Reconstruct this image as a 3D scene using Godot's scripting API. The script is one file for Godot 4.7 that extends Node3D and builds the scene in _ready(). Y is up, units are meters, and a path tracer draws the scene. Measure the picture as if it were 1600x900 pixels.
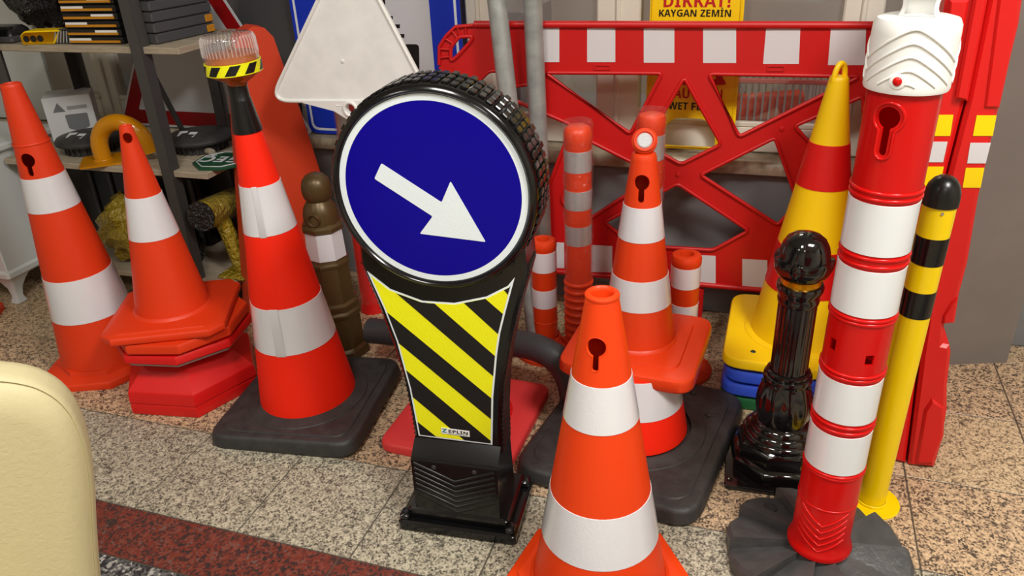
extends Node3D
# A row of traffic cones, bollards and barriers on a granite floor before a shop window.

const CAM_H := 1.4
const FOC := 1235.5
const CAM_ROT := Vector3(-26.86, 19.47, -2.71)
var cam_basis: Basis
var M := {}
var font: FontVariation
var taken := {}

# ------------------------------------------------------------------ mesh builder
class MB:
	var v := PackedVector3Array()
	var n := PackedVector3Array()

	func tri(a: Vector3, b: Vector3, c: Vector3) -> void:
		v.push_back(a); v.push_back(c); v.push_back(b)
		n.push_back(Vector3.ZERO); n.push_back(Vector3.ZERO); n.push_back(Vector3.ZERO)

	func trin(a: Vector3, b: Vector3, c: Vector3, na: Vector3, nb: Vector3, nc: Vector3) -> void:
		if a.is_equal_approx(b) or b.is_equal_approx(c) or a.is_equal_approx(c):
			return
		v.push_back(a); v.push_back(c); v.push_back(b)
		n.push_back(na); n.push_back(nc); n.push_back(nb)

	func quad(a: Vector3, b: Vector3, c: Vector3, d: Vector3) -> void:
		tri(a, b, c); tri(a, c, d)

	# rings from bottom to top, each counter-clockwise seen from above
	func loft(rings: Array, cap0 := true, cap1 := true, closed := true) -> MB:
		for k in rings.size() - 1:
			var a: PackedVector3Array = rings[k]
			var b: PackedVector3Array = rings[k + 1]
			var m := a.size()
			for i in (m if closed else m - 1):
				var j := (i + 1) % m
				quad(a[i], a[j], b[j], b[i])
		if cap0: fan(rings[0], true)
		if cap1: fan(rings[rings.size() - 1], false)
		return self

	func fan(r: PackedVector3Array, flip: bool) -> void:
		var c := Vector3.ZERO
		for p in r: c += p
		c /= r.size()
		for i in r.size():
			var j := (i + 1) % r.size()
			if flip: tri(c, r[j], r[i])
			else: tri(c, r[i], r[j])

	# profile of (radius, height), outside on the way up
	func lathe(prof: Array, seg := 40, off := Vector3.ZERO, a0 := 0.0, a1 := TAU) -> MB:
		var k := prof.size()
		var dirs := []
		for i in k - 1:
			var d: Vector2 = prof[i + 1] - prof[i]
			dirs.append(Vector2(d.y, -d.x).normalized())
		for i in k - 1:
			var n0: Vector2 = dirs[i]
			var n1: Vector2 = dirs[i]
			if i > 0 and dirs[i - 1].dot(dirs[i]) > 0.72: n0 = (dirs[i - 1] + dirs[i]).normalized()
			if i < k - 2 and dirs[i + 1].dot(dirs[i]) > 0.72: n1 = (dirs[i + 1] + dirs[i]).normalized()
			var p: Vector2 = prof[i]
			var q: Vector2 = prof[i + 1]
			for s in seg:
				var t0 := a0 + (a1 - a0) * s / seg
				var t1 := a0 + (a1 - a0) * (s + 1) / seg
				var c0 := Vector3(cos(t0), 0, -sin(t0))
				var c1 := Vector3(cos(t1), 0, -sin(t1))
				var pa := off + c0 * p.x + Vector3.UP * p.y
				var pb := off + c1 * p.x + Vector3.UP * p.y
				var qa := off + c0 * q.x + Vector3.UP * q.y
				var qb := off + c1 * q.x + Vector3.UP * q.y
				var na := c0 * n0.x + Vector3.UP * n0.y
				var nb := c1 * n0.x + Vector3.UP * n0.y
				var ma := c0 * n1.x + Vector3.UP * n1.y
				var mm := c1 * n1.x + Vector3.UP * n1.y
				trin(pa, pb, qb, na, nb, mm)
				trin(pa, qb, qa, na, mm, ma)
		return self

	func tube(path: Array, rad, seg := 12, caps := true, loop := false) -> MB:
		var m := path.size()
		var rings := []
		var up := Vector3.ZERO
		for i in m:
			var t: Vector3
			if loop: t = (path[(i + 1) % m] - path[(i - 1 + m) % m]).normalized()
			else: t = (path[mini(i + 1, m - 1)] - path[maxi(i - 1, 0)]).normalized()
			if up == Vector3.ZERO: up = Vector3.RIGHT if absf(t.y) > 0.9 else Vector3.UP
			up = (up - t * up.dot(t)).normalized()
			var side := t.cross(up)
			var r: float = rad[i] if rad is Array else rad
			var ring := []
			for s in seg:
				var a := TAU * s / seg
				var d := side * cos(a) + up * sin(a)
				ring.append([path[i] + d * r, d])
			rings.append(ring)
		for i in (m if loop else m - 1):
			var A: Array = rings[i]
			var B: Array = rings[(i + 1) % m]
			for s in seg:
				var z := (s + 1) % seg
				trin(A[s][0], B[z][0], A[z][0], A[s][1], B[z][1], A[z][1])
				trin(A[s][0], B[s][0], B[z][0], A[s][1], B[s][1], B[z][1])
		if caps and not loop:
			for e in [0, m - 1]:
				var c: Vector3 = path[e]
				for s in seg:
					var z := (s + 1) % seg
					if e == 0: tri(c, rings[e][s][0], rings[e][z][0])
					else: tri(c, rings[e][z][0], rings[e][s][0])
		return self

	# box with chamfered edges, turned and placed by t
	func box(size: Vector3, t := Transform3D.IDENTITY, bev := 0.0) -> MB:
		var h := size / 2
		var rings := []
		var ys := [[-h.y, 0.0], [h.y, 0.0]] if bev <= 0 else [[-h.y, bev], [-h.y + bev, 0.0], [h.y - bev, 0.0], [h.y, bev]]
		for e in ys:
			var x: float = h.x - e[1]
			var z: float = h.z - e[1]
			var r := PackedVector3Array()
			if bev <= 0:
				for c in [[x, z], [x, -z], [-x, -z], [-x, z]]: r.push_back(t * Vector3(c[0], e[0], c[1]))
			else:
				var b := bev
				for c in [[x, z - b], [x, -z + b], [x - b, -z], [-x + b, -z], [-x, -z + b], [-x, z - b], [-x + b, z], [x - b, z]]: r.push_back(t * Vector3(c[0], e[0], c[1]))
			rings.append(r)
		return loft(rings)

	# flat outline (counter-clockwise in x, y) pushed out from z0 to z1, edge of the front face broken by bev
	func prism(poly: PackedVector2Array, z0: float, z1: float, bev := 0.0, t := Transform3D.IDENTITY) -> MB:
		var p := poly.duplicate()
		if Geometry2D.is_polygon_clockwise(p): p.reverse()
		var rings := [[p, z0], [p, z1]]
		if bev > 0: rings = [[p, z0], [p, z1 - bev], [MB.inset(p, bev), z1]]
		var m := p.size()
		for k in rings.size() - 1:
			for i in m:
				var j := (i + 1) % m
				var a: Vector2 = rings[k][0][i]
				var b: Vector2 = rings[k][0][j]
				var c: Vector2 = rings[k + 1][0][j]
				var d: Vector2 = rings[k + 1][0][i]
				quad(t * Vector3(a.x, a.y, rings[k][1]), t * Vector3(b.x, b.y, rings[k][1]), t * Vector3(c.x, c.y, rings[k + 1][1]), t * Vector3(d.x, d.y, rings[k + 1][1]))
		flat(rings[rings.size() - 1][0], z1, t, false)
		flat(p, z0, t, true)
		return self

	func flat(p: PackedVector2Array, z: float, t: Transform3D, back: bool) -> void:
		var ix := Geometry2D.triangulate_polygon(p)
		for i in range(0, ix.size(), 3):
			var a := p[ix[i]]
			var b := p[ix[i + 1]]
			var c := p[ix[i + 2]]
			if (b - a).cross(c - a) < 0:
				var s := b
				b = c
				c = s
			var A := t * Vector3(a.x, a.y, z)
			var B := t * Vector3(b.x, b.y, z)
			var C := t * Vector3(c.x, c.y, z)
			if back: tri(A, C, B)
			else: tri(A, B, C)

	static func inset(p: PackedVector2Array, d: float) -> PackedVector2Array:
		var out := PackedVector2Array()
		var m := p.size()
		for i in m:
			var e0 := (p[i] - p[(i - 1 + m) % m]).normalized()
			var e1 := (p[(i + 1) % m] - p[i]).normalized()
			var n0 := Vector2(-e0.y, e0.x)
			var n1 := Vector2(-e1.y, e1.x)
			var s := (n0 + n1).normalized()
			out.push_back(p[i] + s * d / maxf(0.35, s.dot(n0)))
		return out

	# plate with openings: faces cut cell by cell, walls along every outline
	func plate(outline: PackedVector2Array, holes: Array, z0: float, z1: float, cell := 0.06, t := Transform3D.IDENTITY) -> MB:
		var p := outline.duplicate()
		if Geometry2D.is_polygon_clockwise(p): p.reverse()
		var lo := p[0]
		var hi := p[0]
		for q in p:
			lo = lo.min(q)
			hi = hi.max(q)
		var x := lo.x
		while x < hi.x:
			var y := lo.y
			while y < hi.y:
				var c := PackedVector2Array([Vector2(x, y), Vector2(x + cell, y), Vector2(x + cell, y + cell), Vector2(x, y + cell)])
				var bits := Geometry2D.intersect_polygons(c, p)
				for h in holes:
					var left := []
					for b in bits: left.append_array(Geometry2D.clip_polygons(b, h))
					bits.assign(left)
				for b in bits:
					if b.size() >= 3 and not Geometry2D.is_polygon_clockwise(b):
						flat(b, z1, t, false)
						flat(b, z0, t, true)
				y += cell
			x += cell
		wall(p, z0, z1, t, false)
		for h in holes: wall(h, z0, z1, t, true)
		return self

	func wall(poly: PackedVector2Array, z0: float, z1: float, t: Transform3D, inward: bool) -> void:
		var p := poly.duplicate()
		if Geometry2D.is_polygon_clockwise(p) != inward: p.reverse()
		for i in p.size():
			var a := p[i]
			var b := p[(i + 1) % p.size()]
			quad(t * Vector3(a.x, a.y, z0), t * Vector3(b.x, b.y, z0), t * Vector3(b.x, b.y, z1), t * Vector3(a.x, a.y, z1))

	# round wall between (r0, y0) and (r1, y1) with openings given as (angle, height) outlines
	func shell(r0: float, y0: float, r1: float, y1: float, holes: Array, seg := 48, wallt := 0.004) -> MB:
		var da := TAU / seg
		var slope := Vector2(y1 - y0, r0 - r1).normalized()
		var ylo := y1
		var yhi := y0
		var clos := []
		for h in holes:
			for q in h:
				ylo = minf(ylo, q.y)
				yhi = maxf(yhi, q.y)
		var rows := [y0, y1]
		if holes.size() > 0:
			rows = [y0]
			var steps := maxi(2, int((yhi - ylo) / 0.012))
			for k in steps + 1: rows.append(ylo - 0.002 + (yhi - ylo + 0.004) * k / steps)
			rows.append(y1)
		var at := func(q: Vector2, inn: float) -> Vector3:
			var r := lerpf(r0, r1, (q.y - y0) / (y1 - y0)) - inn
			return Vector3(cos(q.x) * r, q.y, -sin(q.x) * r)
		var nr := func(q: Vector2) -> Vector3: return Vector3(cos(q.x) * slope.x, slope.y, -sin(q.x) * slope.x)
		for s in seg:
			for k in rows.size() - 1:
				var c := PackedVector2Array([Vector2(s * da, rows[k]), Vector2((s + 1) * da, rows[k]), Vector2((s + 1) * da, rows[k + 1]), Vector2(s * da, rows[k + 1])])
				var bits: Array = [c]
				if holes.size() > 0 and k > 0 and k < rows.size() - 2:
					for h in holes:
						var left := []
						for b in bits:
							var near := false
							for q in h:
								if absf(q.x - (s + 0.5) * da) < da * 3: near = true
							if near: left.append_array(Geometry2D.clip_polygons(b, h))
							else: left.append(b)
						bits = left
				for b in bits:
					var pb: PackedVector2Array = b
					if pb.size() < 3: continue
					var ix := Geometry2D.triangulate_polygon(pb)
					for i in range(0, ix.size(), 3):
						var qa := pb[ix[i]]
						var qb := pb[ix[i + 1]]
						var qc := pb[ix[i + 2]]
						if (qb - qa).cross(qc - qa) < 0:
							var sw := qb
							qb = qc
							qc = sw
						trin(at.call(qa, 0.0), at.call(qb, 0.0), at.call(qc, 0.0), nr.call(qa), nr.call(qb), nr.call(qc))
						trin(at.call(qa, wallt), at.call(qc, wallt), at.call(qb, wallt), -nr.call(qa), -nr.call(qc), -nr.call(qb))
		for h in holes:
			for i in h.size():
				var a: Vector2 = h[i]
				var b: Vector2 = h[(i + 1) % h.size()]
				quad(at.call(b, wallt), at.call(a, wallt), at.call(a, 0.0), at.call(b, 0.0))
		return self

	# faces meeting at less than the crease angle share a smooth normal
	func mesh(crease := 38.0) -> ArrayMesh:
		var lim := cos(deg_to_rad(crease))
		var todo := {}
		var fn := PackedVector3Array()
		fn.resize(v.size() / 3)
		for i in range(0, v.size(), 3):
			if n[i] == Vector3.ZERO:
				var f := (v[i + 2] - v[i]).cross(v[i + 1] - v[i])
				fn[i / 3] = f
				for k in 3:
					var key := Vector3i((v[i + k] * 20000.0).round())
					if todo.has(key): todo[key].append(i / 3)
					else: todo[key] = [i / 3]
		for i in v.size():
			if n[i] != Vector3.ZERO: continue
			var f := fn[i / 3]
			var fu := f.normalized()
			var s := Vector3.ZERO
			for o in todo[Vector3i((v[i] * 20000.0).round())]:
				if fn[o].normalized().dot(fu) > lim: s += fn[o]
			n[i] = s.normalized() if s.length() > 0 else fu
			if n[i] == Vector3.ZERO: n[i] = Vector3.UP
		var a := []
		a.resize(Mesh.ARRAY_MAX)
		a[Mesh.ARRAY_VERTEX] = v
		a[Mesh.ARRAY_NORMAL] = n
		var am := ArrayMesh.new()
		am.add_surface_from_arrays(Mesh.PRIMITIVE_TRIANGLES, a)
		return am

# ------------------------------------------------------------------ outlines
func V2(x: float, y: float) -> Vector2: return Vector2(x, y)
func V3(x: float, y: float, z: float) -> Vector3: return Vector3(x, y, z)

func xf(at: Vector3, rot := Vector3.ZERO) -> Transform3D:
	return Transform3D(Basis.from_euler(Vector3(deg_to_rad(rot.x), deg_to_rad(rot.y), deg_to_rad(rot.z))), at)

# corners of a polygon rounded off
func rounded(p: PackedVector2Array, r: float, steps := 4) -> PackedVector2Array:
	var out := PackedVector2Array()
	var m := p.size()
	for i in m:
		var a := p[(i - 1 + m) % m]
		var b := p[i]
		var c := p[(i + 1) % m]
		var d := minf(r, minf(a.distance_to(b), c.distance_to(b)) * 0.45)
		var s := b + (a - b).normalized() * d
		var e := b + (c - b).normalized() * d
		for k in steps + 1:
			var f := float(k) / steps
			out.push_back(s.lerp(b, f).lerp(b.lerp(e, f), f))
	return out

func poly(a: Array) -> PackedVector2Array:
	var out := PackedVector2Array()
	for q in a: out.push_back(Vector2(q[0], q[1]))
	return out

func circle(c: Vector2, r: float, k := 32, r2 := -1.0) -> PackedVector2Array:
	var out := PackedVector2Array()
	for i in k:
		var a := TAU * i / k
		out.push_back(c + Vector2(cos(a) * r, sin(a) * (r if r2 < 0 else r2)))
	return out

# level ring at height y from an (x, z) outline that runs counter-clockwise seen from above (z towards the viewer is negative there)
func ring_of(p: PackedVector2Array, y: float, k := 1.0) -> PackedVector3Array:
	var out := PackedVector3Array()
	for q in p: out.push_back(Vector3(q.x * k, y, -q.y * k))
	return out

func ngon(r: float, k: int, first_deg: float) -> PackedVector2Array:
	var out := PackedVector2Array()
	for i in k:
		var a := deg_to_rad(first_deg) + TAU * i / k
		out.push_back(Vector2(cos(a), sin(a)) * r)
	return out

func rrect(w: float, d: float, r: float, steps := 5) -> PackedVector2Array:
	return rounded(PackedVector2Array([V2(w / 2, -d / 2), V2(w / 2, d / 2), V2(-w / 2, d / 2), V2(-w / 2, -d / 2)]), r, steps)

# stacked outlines: list of [outline, height]
func stack_rings(a: Array) -> MB:
	var rings := []
	for e in a: rings.append(ring_of(e[0], e[1]))
	return MB.new().loft(rings)

# keyhole outline in (angle, height): round opening and a slot below
func keyhole(ang: float, yc: float, rc: float, slot: float, ybot: float, rad: float, steps := 18) -> PackedVector2Array:
	var out := PackedVector2Array()
	var a0 := asin(clampf(slot / rc, 0, 1))
	for i in steps + 1:
		var a := -PI / 2 + a0 + (TAU - 2 * a0) * i / steps
		out.push_back(V2(ang + cos(a) * rc / rad, yc + sin(a) * rc))
	if slot > 0:
		for i in 6:
			var a := PI + PI * i / 5.0
			out.push_back(V2(ang + cos(a) * slot / rad, ybot + slot + sin(a) * slot))
	return out

# ------------------------------------------------------------------ photo points
func ray(px: float, py: float) -> Vector3:
	return cam_basis * Vector3((px - 800.0) / FOC, (450.0 - py) / FOC, -1.0)

func at_h(px: float, py: float, h := 0.0) -> Vector3:
	var d := ray(px, py)
	return Vector3(0, CAM_H, 0) + d * ((h - CAM_H) / d.y)

func at_z(px: float, py: float, z: float) -> Vector3:
	var d := ray(px, py)
	return Vector3(0, CAM_H, 0) + d * (z / d.z)

# (across, up) on the upright plane through o, turned by deg about the vertical
func on_plane(px: float, py: float, o: Vector3, deg: float) -> Vector2:
	var a := deg_to_rad(deg)
	var right := Vector3(cos(a), 0, -sin(a))
	var front := Vector3(sin(a), 0, cos(a))
	var d := ray(px, py)
	var c := Vector3(0, CAM_H, 0)
	var p := c + d * ((o - c).dot(front) / d.dot(front)) - o
	return Vector2(p.dot(right), p.y)

func cam_angle(p: Vector3) -> float:
	var a := atan2(p.z, -p.x)
	return a if a >= 0 else a + TAU

# ------------------------------------------------------------------ things and parts
func numbered(called: String) -> String:
	if not taken.has(called):
		taken[called] = 0
		return called
	taken[called] += 1
	return "%s_%03d" % [called, taken[called]]

func thing(called: String, label: String, category: String, at := Vector3.ZERO, turn := 0.0, group := "") -> Node3D:
	var o := Node3D.new()
	o.name = numbered(called)
	add_child(o)
	o.position = at
	o.rotation_degrees.y = turn
	o.set_meta("label", label)
	o.set_meta("category", category)
	if group != "": o.set_meta("group", group)
	return o

func lean(o: Node3D, dx: float, dz: float) -> void:
	# tilt so that each metre of height moves the top by dx, dz
	var up := Vector3(dx, 1, dz).normalized()
	var q := Quaternion(Vector3.UP, up)
	o.basis = Basis(q) * o.basis

func structure(called: String, parent: Node = null) -> Node3D:
	var o := Node3D.new()
	o.name = called
	(parent if parent else self).add_child(o, true)
	if parent == null: o.set_meta("kind", "structure")
	return o

func part(called: String, m, material: Material, parent: Node, at := Transform3D.IDENTITY, crease := 38.0) -> MeshInstance3D:
	var o := MeshInstance3D.new()
	o.name = called
	o.mesh = m.mesh(crease) if m is MB else m
	o.material_override = material
	parent.add_child(o, true)
	o.transform = at
	return o

func single(called: String, m, material: Material, label: String, category: String, at := Transform3D.IDENTITY, group := "") -> MeshInstance3D:
	var o := part(numbered(called), m, material, self, at)
	o.set_meta("label", label)
	o.set_meta("category", category)
	if group != "": o.set_meta("group", group)
	return o

func lettering(text: String, cap: float, material: Material, parent: Node, at: Transform3D, bold := true, wide := 1.0, called := "lettering") -> MeshInstance3D:
	var t := TextMesh.new()
	t.text = text
	t.font = font if bold else font
	t.font_size = 64
	t.pixel_size = cap / (64 * 0.714)
	t.depth = 0.0008
	t.curve_step = 1.0
	var o := part(called, t, material, parent, at)
	o.scale = Vector3(wide, 1, 1)
	return o

# ------------------------------------------------------------------ materials
func mat(called: String, c: Color, rough := 0.5, o := {}) -> StandardMaterial3D:
	var m := StandardMaterial3D.new()
	m.resource_name = called
	m.albedo_color = c
	m.roughness = rough
	m.metallic = o.get("metal", 0.0)
	m.metallic_specular = o.get("spec", 0.5)
	if o.has("coat"):
		m.clearcoat_enabled = true
		m.clearcoat = o.coat
		m.clearcoat_roughness = o.get("coat_rough", 0.1)
	if o.has("alpha"):
		m.transparency = BaseMaterial3D.TRANSPARENCY_ALPHA
		m.albedo_color.a = o.alpha
	if o.has("tex"):
		m.albedo_texture = o.tex
		m.uv1_triplanar = true
		m.uv1_world_triplanar = o.get("world", false)
		m.uv1_scale = Vector3.ONE * o.get("scale", 1.0)
	if o.has("normal"):
		m.normal_enabled = true
		m.normal_texture = o.normal
		m.normal_scale = o.get("bump", 1.0)
		m.uv1_triplanar = true
		m.uv1_scale = Vector3.ONE * o.get("scale", 1.0)
	if o.has("rough_tex"):
		m.roughness_texture = o.rough_tex
	if o.has("emit"):
		m.emission_enabled = true
		m.emission = o.emit
		m.emission_energy_multiplier = o.get("energy", 1.0)
	if o.has("backlight"):
		m.backlight_enabled = true
		m.backlight = o.backlight
	if o.has("sss"):
		m.subsurf_scatter_enabled = true
		m.subsurf_scatter_strength = o.sss
	M[called] = m
	return m

func rgb(r: float, g: float, b: float) -> Color: return Color(r / 255.0, g / 255.0, b / 255.0)

func noise(kind: int, freq: float, seed_: int, octaves := 1) -> FastNoiseLite:
	var f := FastNoiseLite.new()
	f.noise_type = kind
	f.frequency = freq
	f.seed = seed_
	f.fractal_type = FastNoiseLite.FRACTAL_NONE if octaves == 1 else FastNoiseLite.FRACTAL_FBM
	f.fractal_octaves = octaves
	f.cellular_return_type = FastNoiseLite.RETURN_CELL_VALUE
	f.cellular_jitter = 1.0
	return f

func granite(seed_: int, cols: Array, cuts: Array, freq := 0.2, size := 640) -> ImageTexture:
	var a := noise(FastNoiseLite.TYPE_CELLULAR, freq, seed_)
	var b := noise(FastNoiseLite.TYPE_CELLULAR, freq * 0.55, seed_ + 7)
	var c := noise(FastNoiseLite.TYPE_SIMPLEX, freq * 0.12, seed_ + 13)
	var ia := a.get_image(size, size)
	var ib := b.get_image(size, size)
	var ic := c.get_image(size, size)
	var out := Image.create(size, size, true, Image.FORMAT_RGB8)
	for y in size:
		for x in size:
			var t := ia.get_pixel(x, y).r * 0.62 + ib.get_pixel(x, y).r * 0.3 + (ic.get_pixel(x, y).r - 0.5) * 0.22
			var k := 0
			while k < cuts.size() and t > cuts[k]: k += 1
			out.set_pixel(x, y, cols[k].lerp(cols[mini(k + 1, cols.size() - 1)], ia.get_pixel(x, y).r * 0.35))
	out.generate_mipmaps()
	return ImageTexture.create_from_image(out)

func bumps(kind: int, freq: float, seed_: int, strength: float, size := 256, octaves := 3) -> ImageTexture:
	var f := noise(kind, freq, seed_, octaves)
	var im := f.get_seamless_image(size, size)
	im.convert(Image.FORMAT_RGB8)
	im.bump_map_to_normal_map(strength)
	im.generate_mipmaps()
	return ImageTexture.create_from_image(im)

func blotches(seed_: int, freq: float, c0: Color, c1: Color, size := 256, octaves := 4) -> ImageTexture:
	var f := noise(FastNoiseLite.TYPE_SIMPLEX, freq, seed_, octaves)
	var im := f.get_seamless_image(size, size)
	var out := Image.create(size, size, true, Image.FORMAT_RGB8)
	for y in size:
		for x in size: out.set_pixel(x, y, c0.lerp(c1, im.get_pixel(x, y).r))
	out.generate_mipmaps()
	return ImageTexture.create_from_image(out)

func wood(seed_: int, c0: Color, c1: Color) -> ImageTexture:
	var f := noise(FastNoiseLite.TYPE_SIMPLEX, 0.02, seed_, 4)
	var out := Image.create(256, 256, true, Image.FORMAT_RGB8)
	for y in 256:
		for x in 256:
			var t := 0.5 + 0.5 * f.get_noise_2d(x * 0.5, y * 5.0)
			t = clampf(t * 0.7 + 0.3 * absf(sin((y + 18.0 * f.get_noise_2d(x * 0.3, y)) * 0.35)), 0, 1)
			out.set_pixel(x, y, c0.lerp(c1, t))
	out.generate_mipmaps()
	return ImageTexture.create_from_image(out)

func make_materials() -> void:
	var plain_font := SystemFont.new()
	plain_font.font_names = PackedStringArray(["Droid Sans"])
	plain_font.font_weight = 700
	font = FontVariation.new()
	font.base_font = plain_font
	var fine := bumps(FastNoiseLite.TYPE_SIMPLEX, 0.08, 3, 2.0)
	var grain := bumps(FastNoiseLite.TYPE_CELLULAR, 0.09, 5, 3.0)
	var crinkle := bumps(FastNoiseLite.TYPE_SIMPLEX, 0.025, 9, 16.0, 256, 4)
	var comb := bumps(FastNoiseLite.TYPE_CELLULAR, 0.12, 15, 2.0, 256, 1)
	# granite
	mat("granite_grey", Color.WHITE, 0.42, {"tex": granite(11, [rgb(76, 72, 64), rgb(118, 112, 98), rgb(152, 145, 126), rgb(178, 170, 148), rgb(196, 188, 166)], [0.2, 0.36, 0.55, 0.76], 0.2), "world": true, "scale": 2.0})
	mat("granite_salmon", Color.WHITE, 0.4, {"tex": granite(23, [rgb(74, 64, 54), rgb(126, 106, 86), rgb(174, 148, 118), rgb(200, 170, 134), rgb(214, 188, 152)], [0.24, 0.35, 0.54, 0.78], 0.19), "world": true, "scale": 2.0})
	mat("granite_tan", Color.WHITE, 0.36, {"tex": granite(37, [rgb(92, 78, 62), rgb(142, 122, 96), rgb(184, 160, 126), rgb(206, 182, 144), rgb(218, 196, 160)], [0.2, 0.34, 0.52, 0.78], 0.21), "world": true, "scale": 2.0})
	mat("granite_red", Color.WHITE, 0.3, {"tex": granite(41, [rgb(52, 44, 44), rgb(78, 46, 42), rgb(108, 48, 38), rgb(128, 58, 44), rgb(96, 86, 82)], [0.24, 0.38, 0.62, 0.86], 0.17), "world": true, "scale": 1.5})
	mat("granite_black", Color.WHITE, 0.3, {"tex": granite(53, [rgb(44, 44, 46), rgb(64, 64, 66), rgb(88, 88, 88), rgb(150, 148, 140), rgb(190, 186, 178)], [0.36, 0.52, 0.68, 0.84], 0.15), "world": true, "scale": 1.5})
	mat("grout", rgb(78, 72, 62), 0.9)
	# plastics
	mat("orange", rgb(244, 70, 14), 0.42, {"spec": 0.45, "backlight": Color(0.6, 0.12, 0.03)})
	mat("orange_deep", rgb(228, 60, 18), 0.45, {"spec": 0.45, "backlight": Color(0.4, 0.08, 0.02)})
	mat("orange_post", rgb(234, 66, 20), 0.4, {"backlight": Color(0.4, 0.08, 0.02)})
	mat("orange_dull", rgb(210, 62, 24), 0.55)
	mat("fluorescent_red", rgb(252, 40, 14), 0.5, {"spec": 0.35})
	mat("red", rgb(214, 22, 20), 0.38)
	mat("red_gloss", rgb(220, 18, 16), 0.22, {"backlight": Color(0.8, 0.04, 0.04)})
	mat("red_barrier", rgb(198, 18, 18), 0.42)
	mat("red_dusty", rgb(220, 58, 58), 0.55)
	mat("yellow", rgb(252, 210, 10), 0.4)
	mat("yellow_gloss", rgb(250, 214, 0), 0.25)
	mat("yellow_sheet", rgb(240, 240, 16), 0.38, {"normal": comb, "bump": 0.25, "scale": 9.0})
	mat("amber_paint", rgb(196, 130, 8), 0.18)
	mat("blue_cone", rgb(48, 82, 205), 0.4)
	mat("green_cone", rgb(18, 92, 48), 0.5)
	mat("white_plastic", rgb(238, 238, 234), 0.35)
	mat("white_old", Color.WHITE, 0.45, {"tex": blotches(77, 0.03, rgb(234, 235, 232), rgb(246, 247, 244)), "scale": 1.2})
	mat("white_frame", rgb(226, 221, 206), 0.4)
	mat("cabinet_white", rgb(206, 210, 208), 0.4)
	mat("sheet_white", rgb(222, 222, 226), 0.3, {"normal": comb, "bump": 0.3, "scale": 12.0, "coat": 1.0, "coat_rough": 0.14})
	mat("sheet_smooth", rgb(224, 228, 230), 0.25, {"coat": 0.6, "coat_rough": 0.08})
	mat("sheet_grey", rgb(176, 176, 176), 0.28, {"normal": comb, "bump": 0.2, "scale": 8.0, "metal": 0.35})
	mat("patch_white", rgb(214, 212, 214), 0.4)
	mat("sign_white", rgb(226, 236, 240), 0.35, {"normal": comb, "bump": 0.15, "scale": 9.0})
	mat("sign_blue", rgb(10, 0, 140), 0.34, {"spec": 0.3, "normal": comb, "bump": 0.12, "scale": 9.0})
	mat("panel_blue", rgb(10, 50, 190), 0.4)
	mat("panel_white", rgb(206, 208, 212), 0.45)
	mat("sign_red", rgb(150, 10, 14), 0.4)
	mat("black_gloss", rgb(12, 12, 13), 0.16)
	mat("black_satin", rgb(14, 14, 15), 0.3)
	mat("black_paint", rgb(14, 13, 13), 0.1, {"coat": 0.6, "coat_rough": 0.05})
	mat("black_print", rgb(14, 12, 14), 0.45)
	mat("black_rubber", Color.WHITE, 0.55, {"tex": blotches(91, 0.02, rgb(42, 41, 41), rgb(60, 58, 57)), "normal": grain, "bump": 0.25, "scale": 3.0})
	mat("grey_rubber", Color.WHITE, 0.4, {"tex": blotches(95, 0.02, rgb(58, 58, 58), rgb(78, 77, 76)), "normal": grain, "bump": 0.25, "scale": 3.0})
	mat("black_hose", rgb(58, 60, 62), 0.45)
	mat("gold", rgb(226, 160, 20), 0.25, {"metal": 0.8, "normal": grain, "bump": 0.8, "scale": 10.0})
	mat("bronze", rgb(92, 74, 44), 0.36, {"metal": 0.35})
	mat("steel_pipe", Color.WHITE, 0.4, {"metal": 0.25, "tex": blotches(61, 0.02, rgb(140, 144, 142), rgb(176, 180, 176)), "scale": 2.5})
	mat("shelf_steel", rgb(76, 75, 73), 0.42, {"metal": 0.3})
	mat("ply", Color.WHITE, 0.7, {"tex": wood(31, rgb(148, 136, 116), rgb(180, 168, 146)), "scale": 2.0})
	mat("wall_grey", Color.WHITE, 0.6, {"tex": blotches(67, 0.012, rgb(120, 121, 122), rgb(130, 131, 132)), "scale": 1.0})
	mat("pillar_grey", Color.WHITE, 0.5, {"tex": blotches(69, 0.012, rgb(118, 112, 108), rgb(128, 121, 116)), "scale": 1.0})
	mat("wall_cream", rgb(206, 200, 188), 0.8)
	mat("ceiling", rgb(214, 212, 206), 0.9)
	mat("sill_stone", Color.WHITE, 0.35, {"tex": blotches(71, 0.03, rgb(150, 140, 118), rgb(190, 180, 156)), "scale": 3.0})
	mat("brown_dark", rgb(52, 26, 22), 0.5)
	mat("glass", rgb(255, 255, 255), 0.03, {"alpha": 0.06})
	mat("lens_clear", rgb(246, 240, 238), 0.05, {"alpha": 0.05})
	mat("lens_rib", rgb(246, 240, 238), 0.1, {"alpha": 0.14})
	mat("lens_amber", rgb(200, 96, 10), 0.08, {"alpha": 0.55})
	mat("wrap", rgb(245, 245, 248), 0.08, {"alpha": 0.012, "spec": 0.4, "normal": crinkle, "bump": 0.9, "scale": 7.0})
	mat("wrap_red", rgb(170, 14, 24), 0.14, {"normal": crinkle, "bump": 1.2, "scale": 5.0})
	mat("wrap_yellow", rgb(150, 128, 30), 0.16, {"normal": crinkle, "bump": 1.2, "scale": 6.0})
	mat("wrap_dark", rgb(26, 24, 24), 0.14, {"normal": crinkle, "bump": 1.6, "scale": 6.0})
	mat("leather", rgb(196, 186, 144), 0.6, {"normal": grain, "bump": 0.22, "scale": 6.0})
	mat("grey_plastic", rgb(70, 70, 72), 0.45)
	mat("grey_light", rgb(150, 150, 150), 0.5)
	mat("carton", rgb(208, 210, 210), 0.6)
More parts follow.
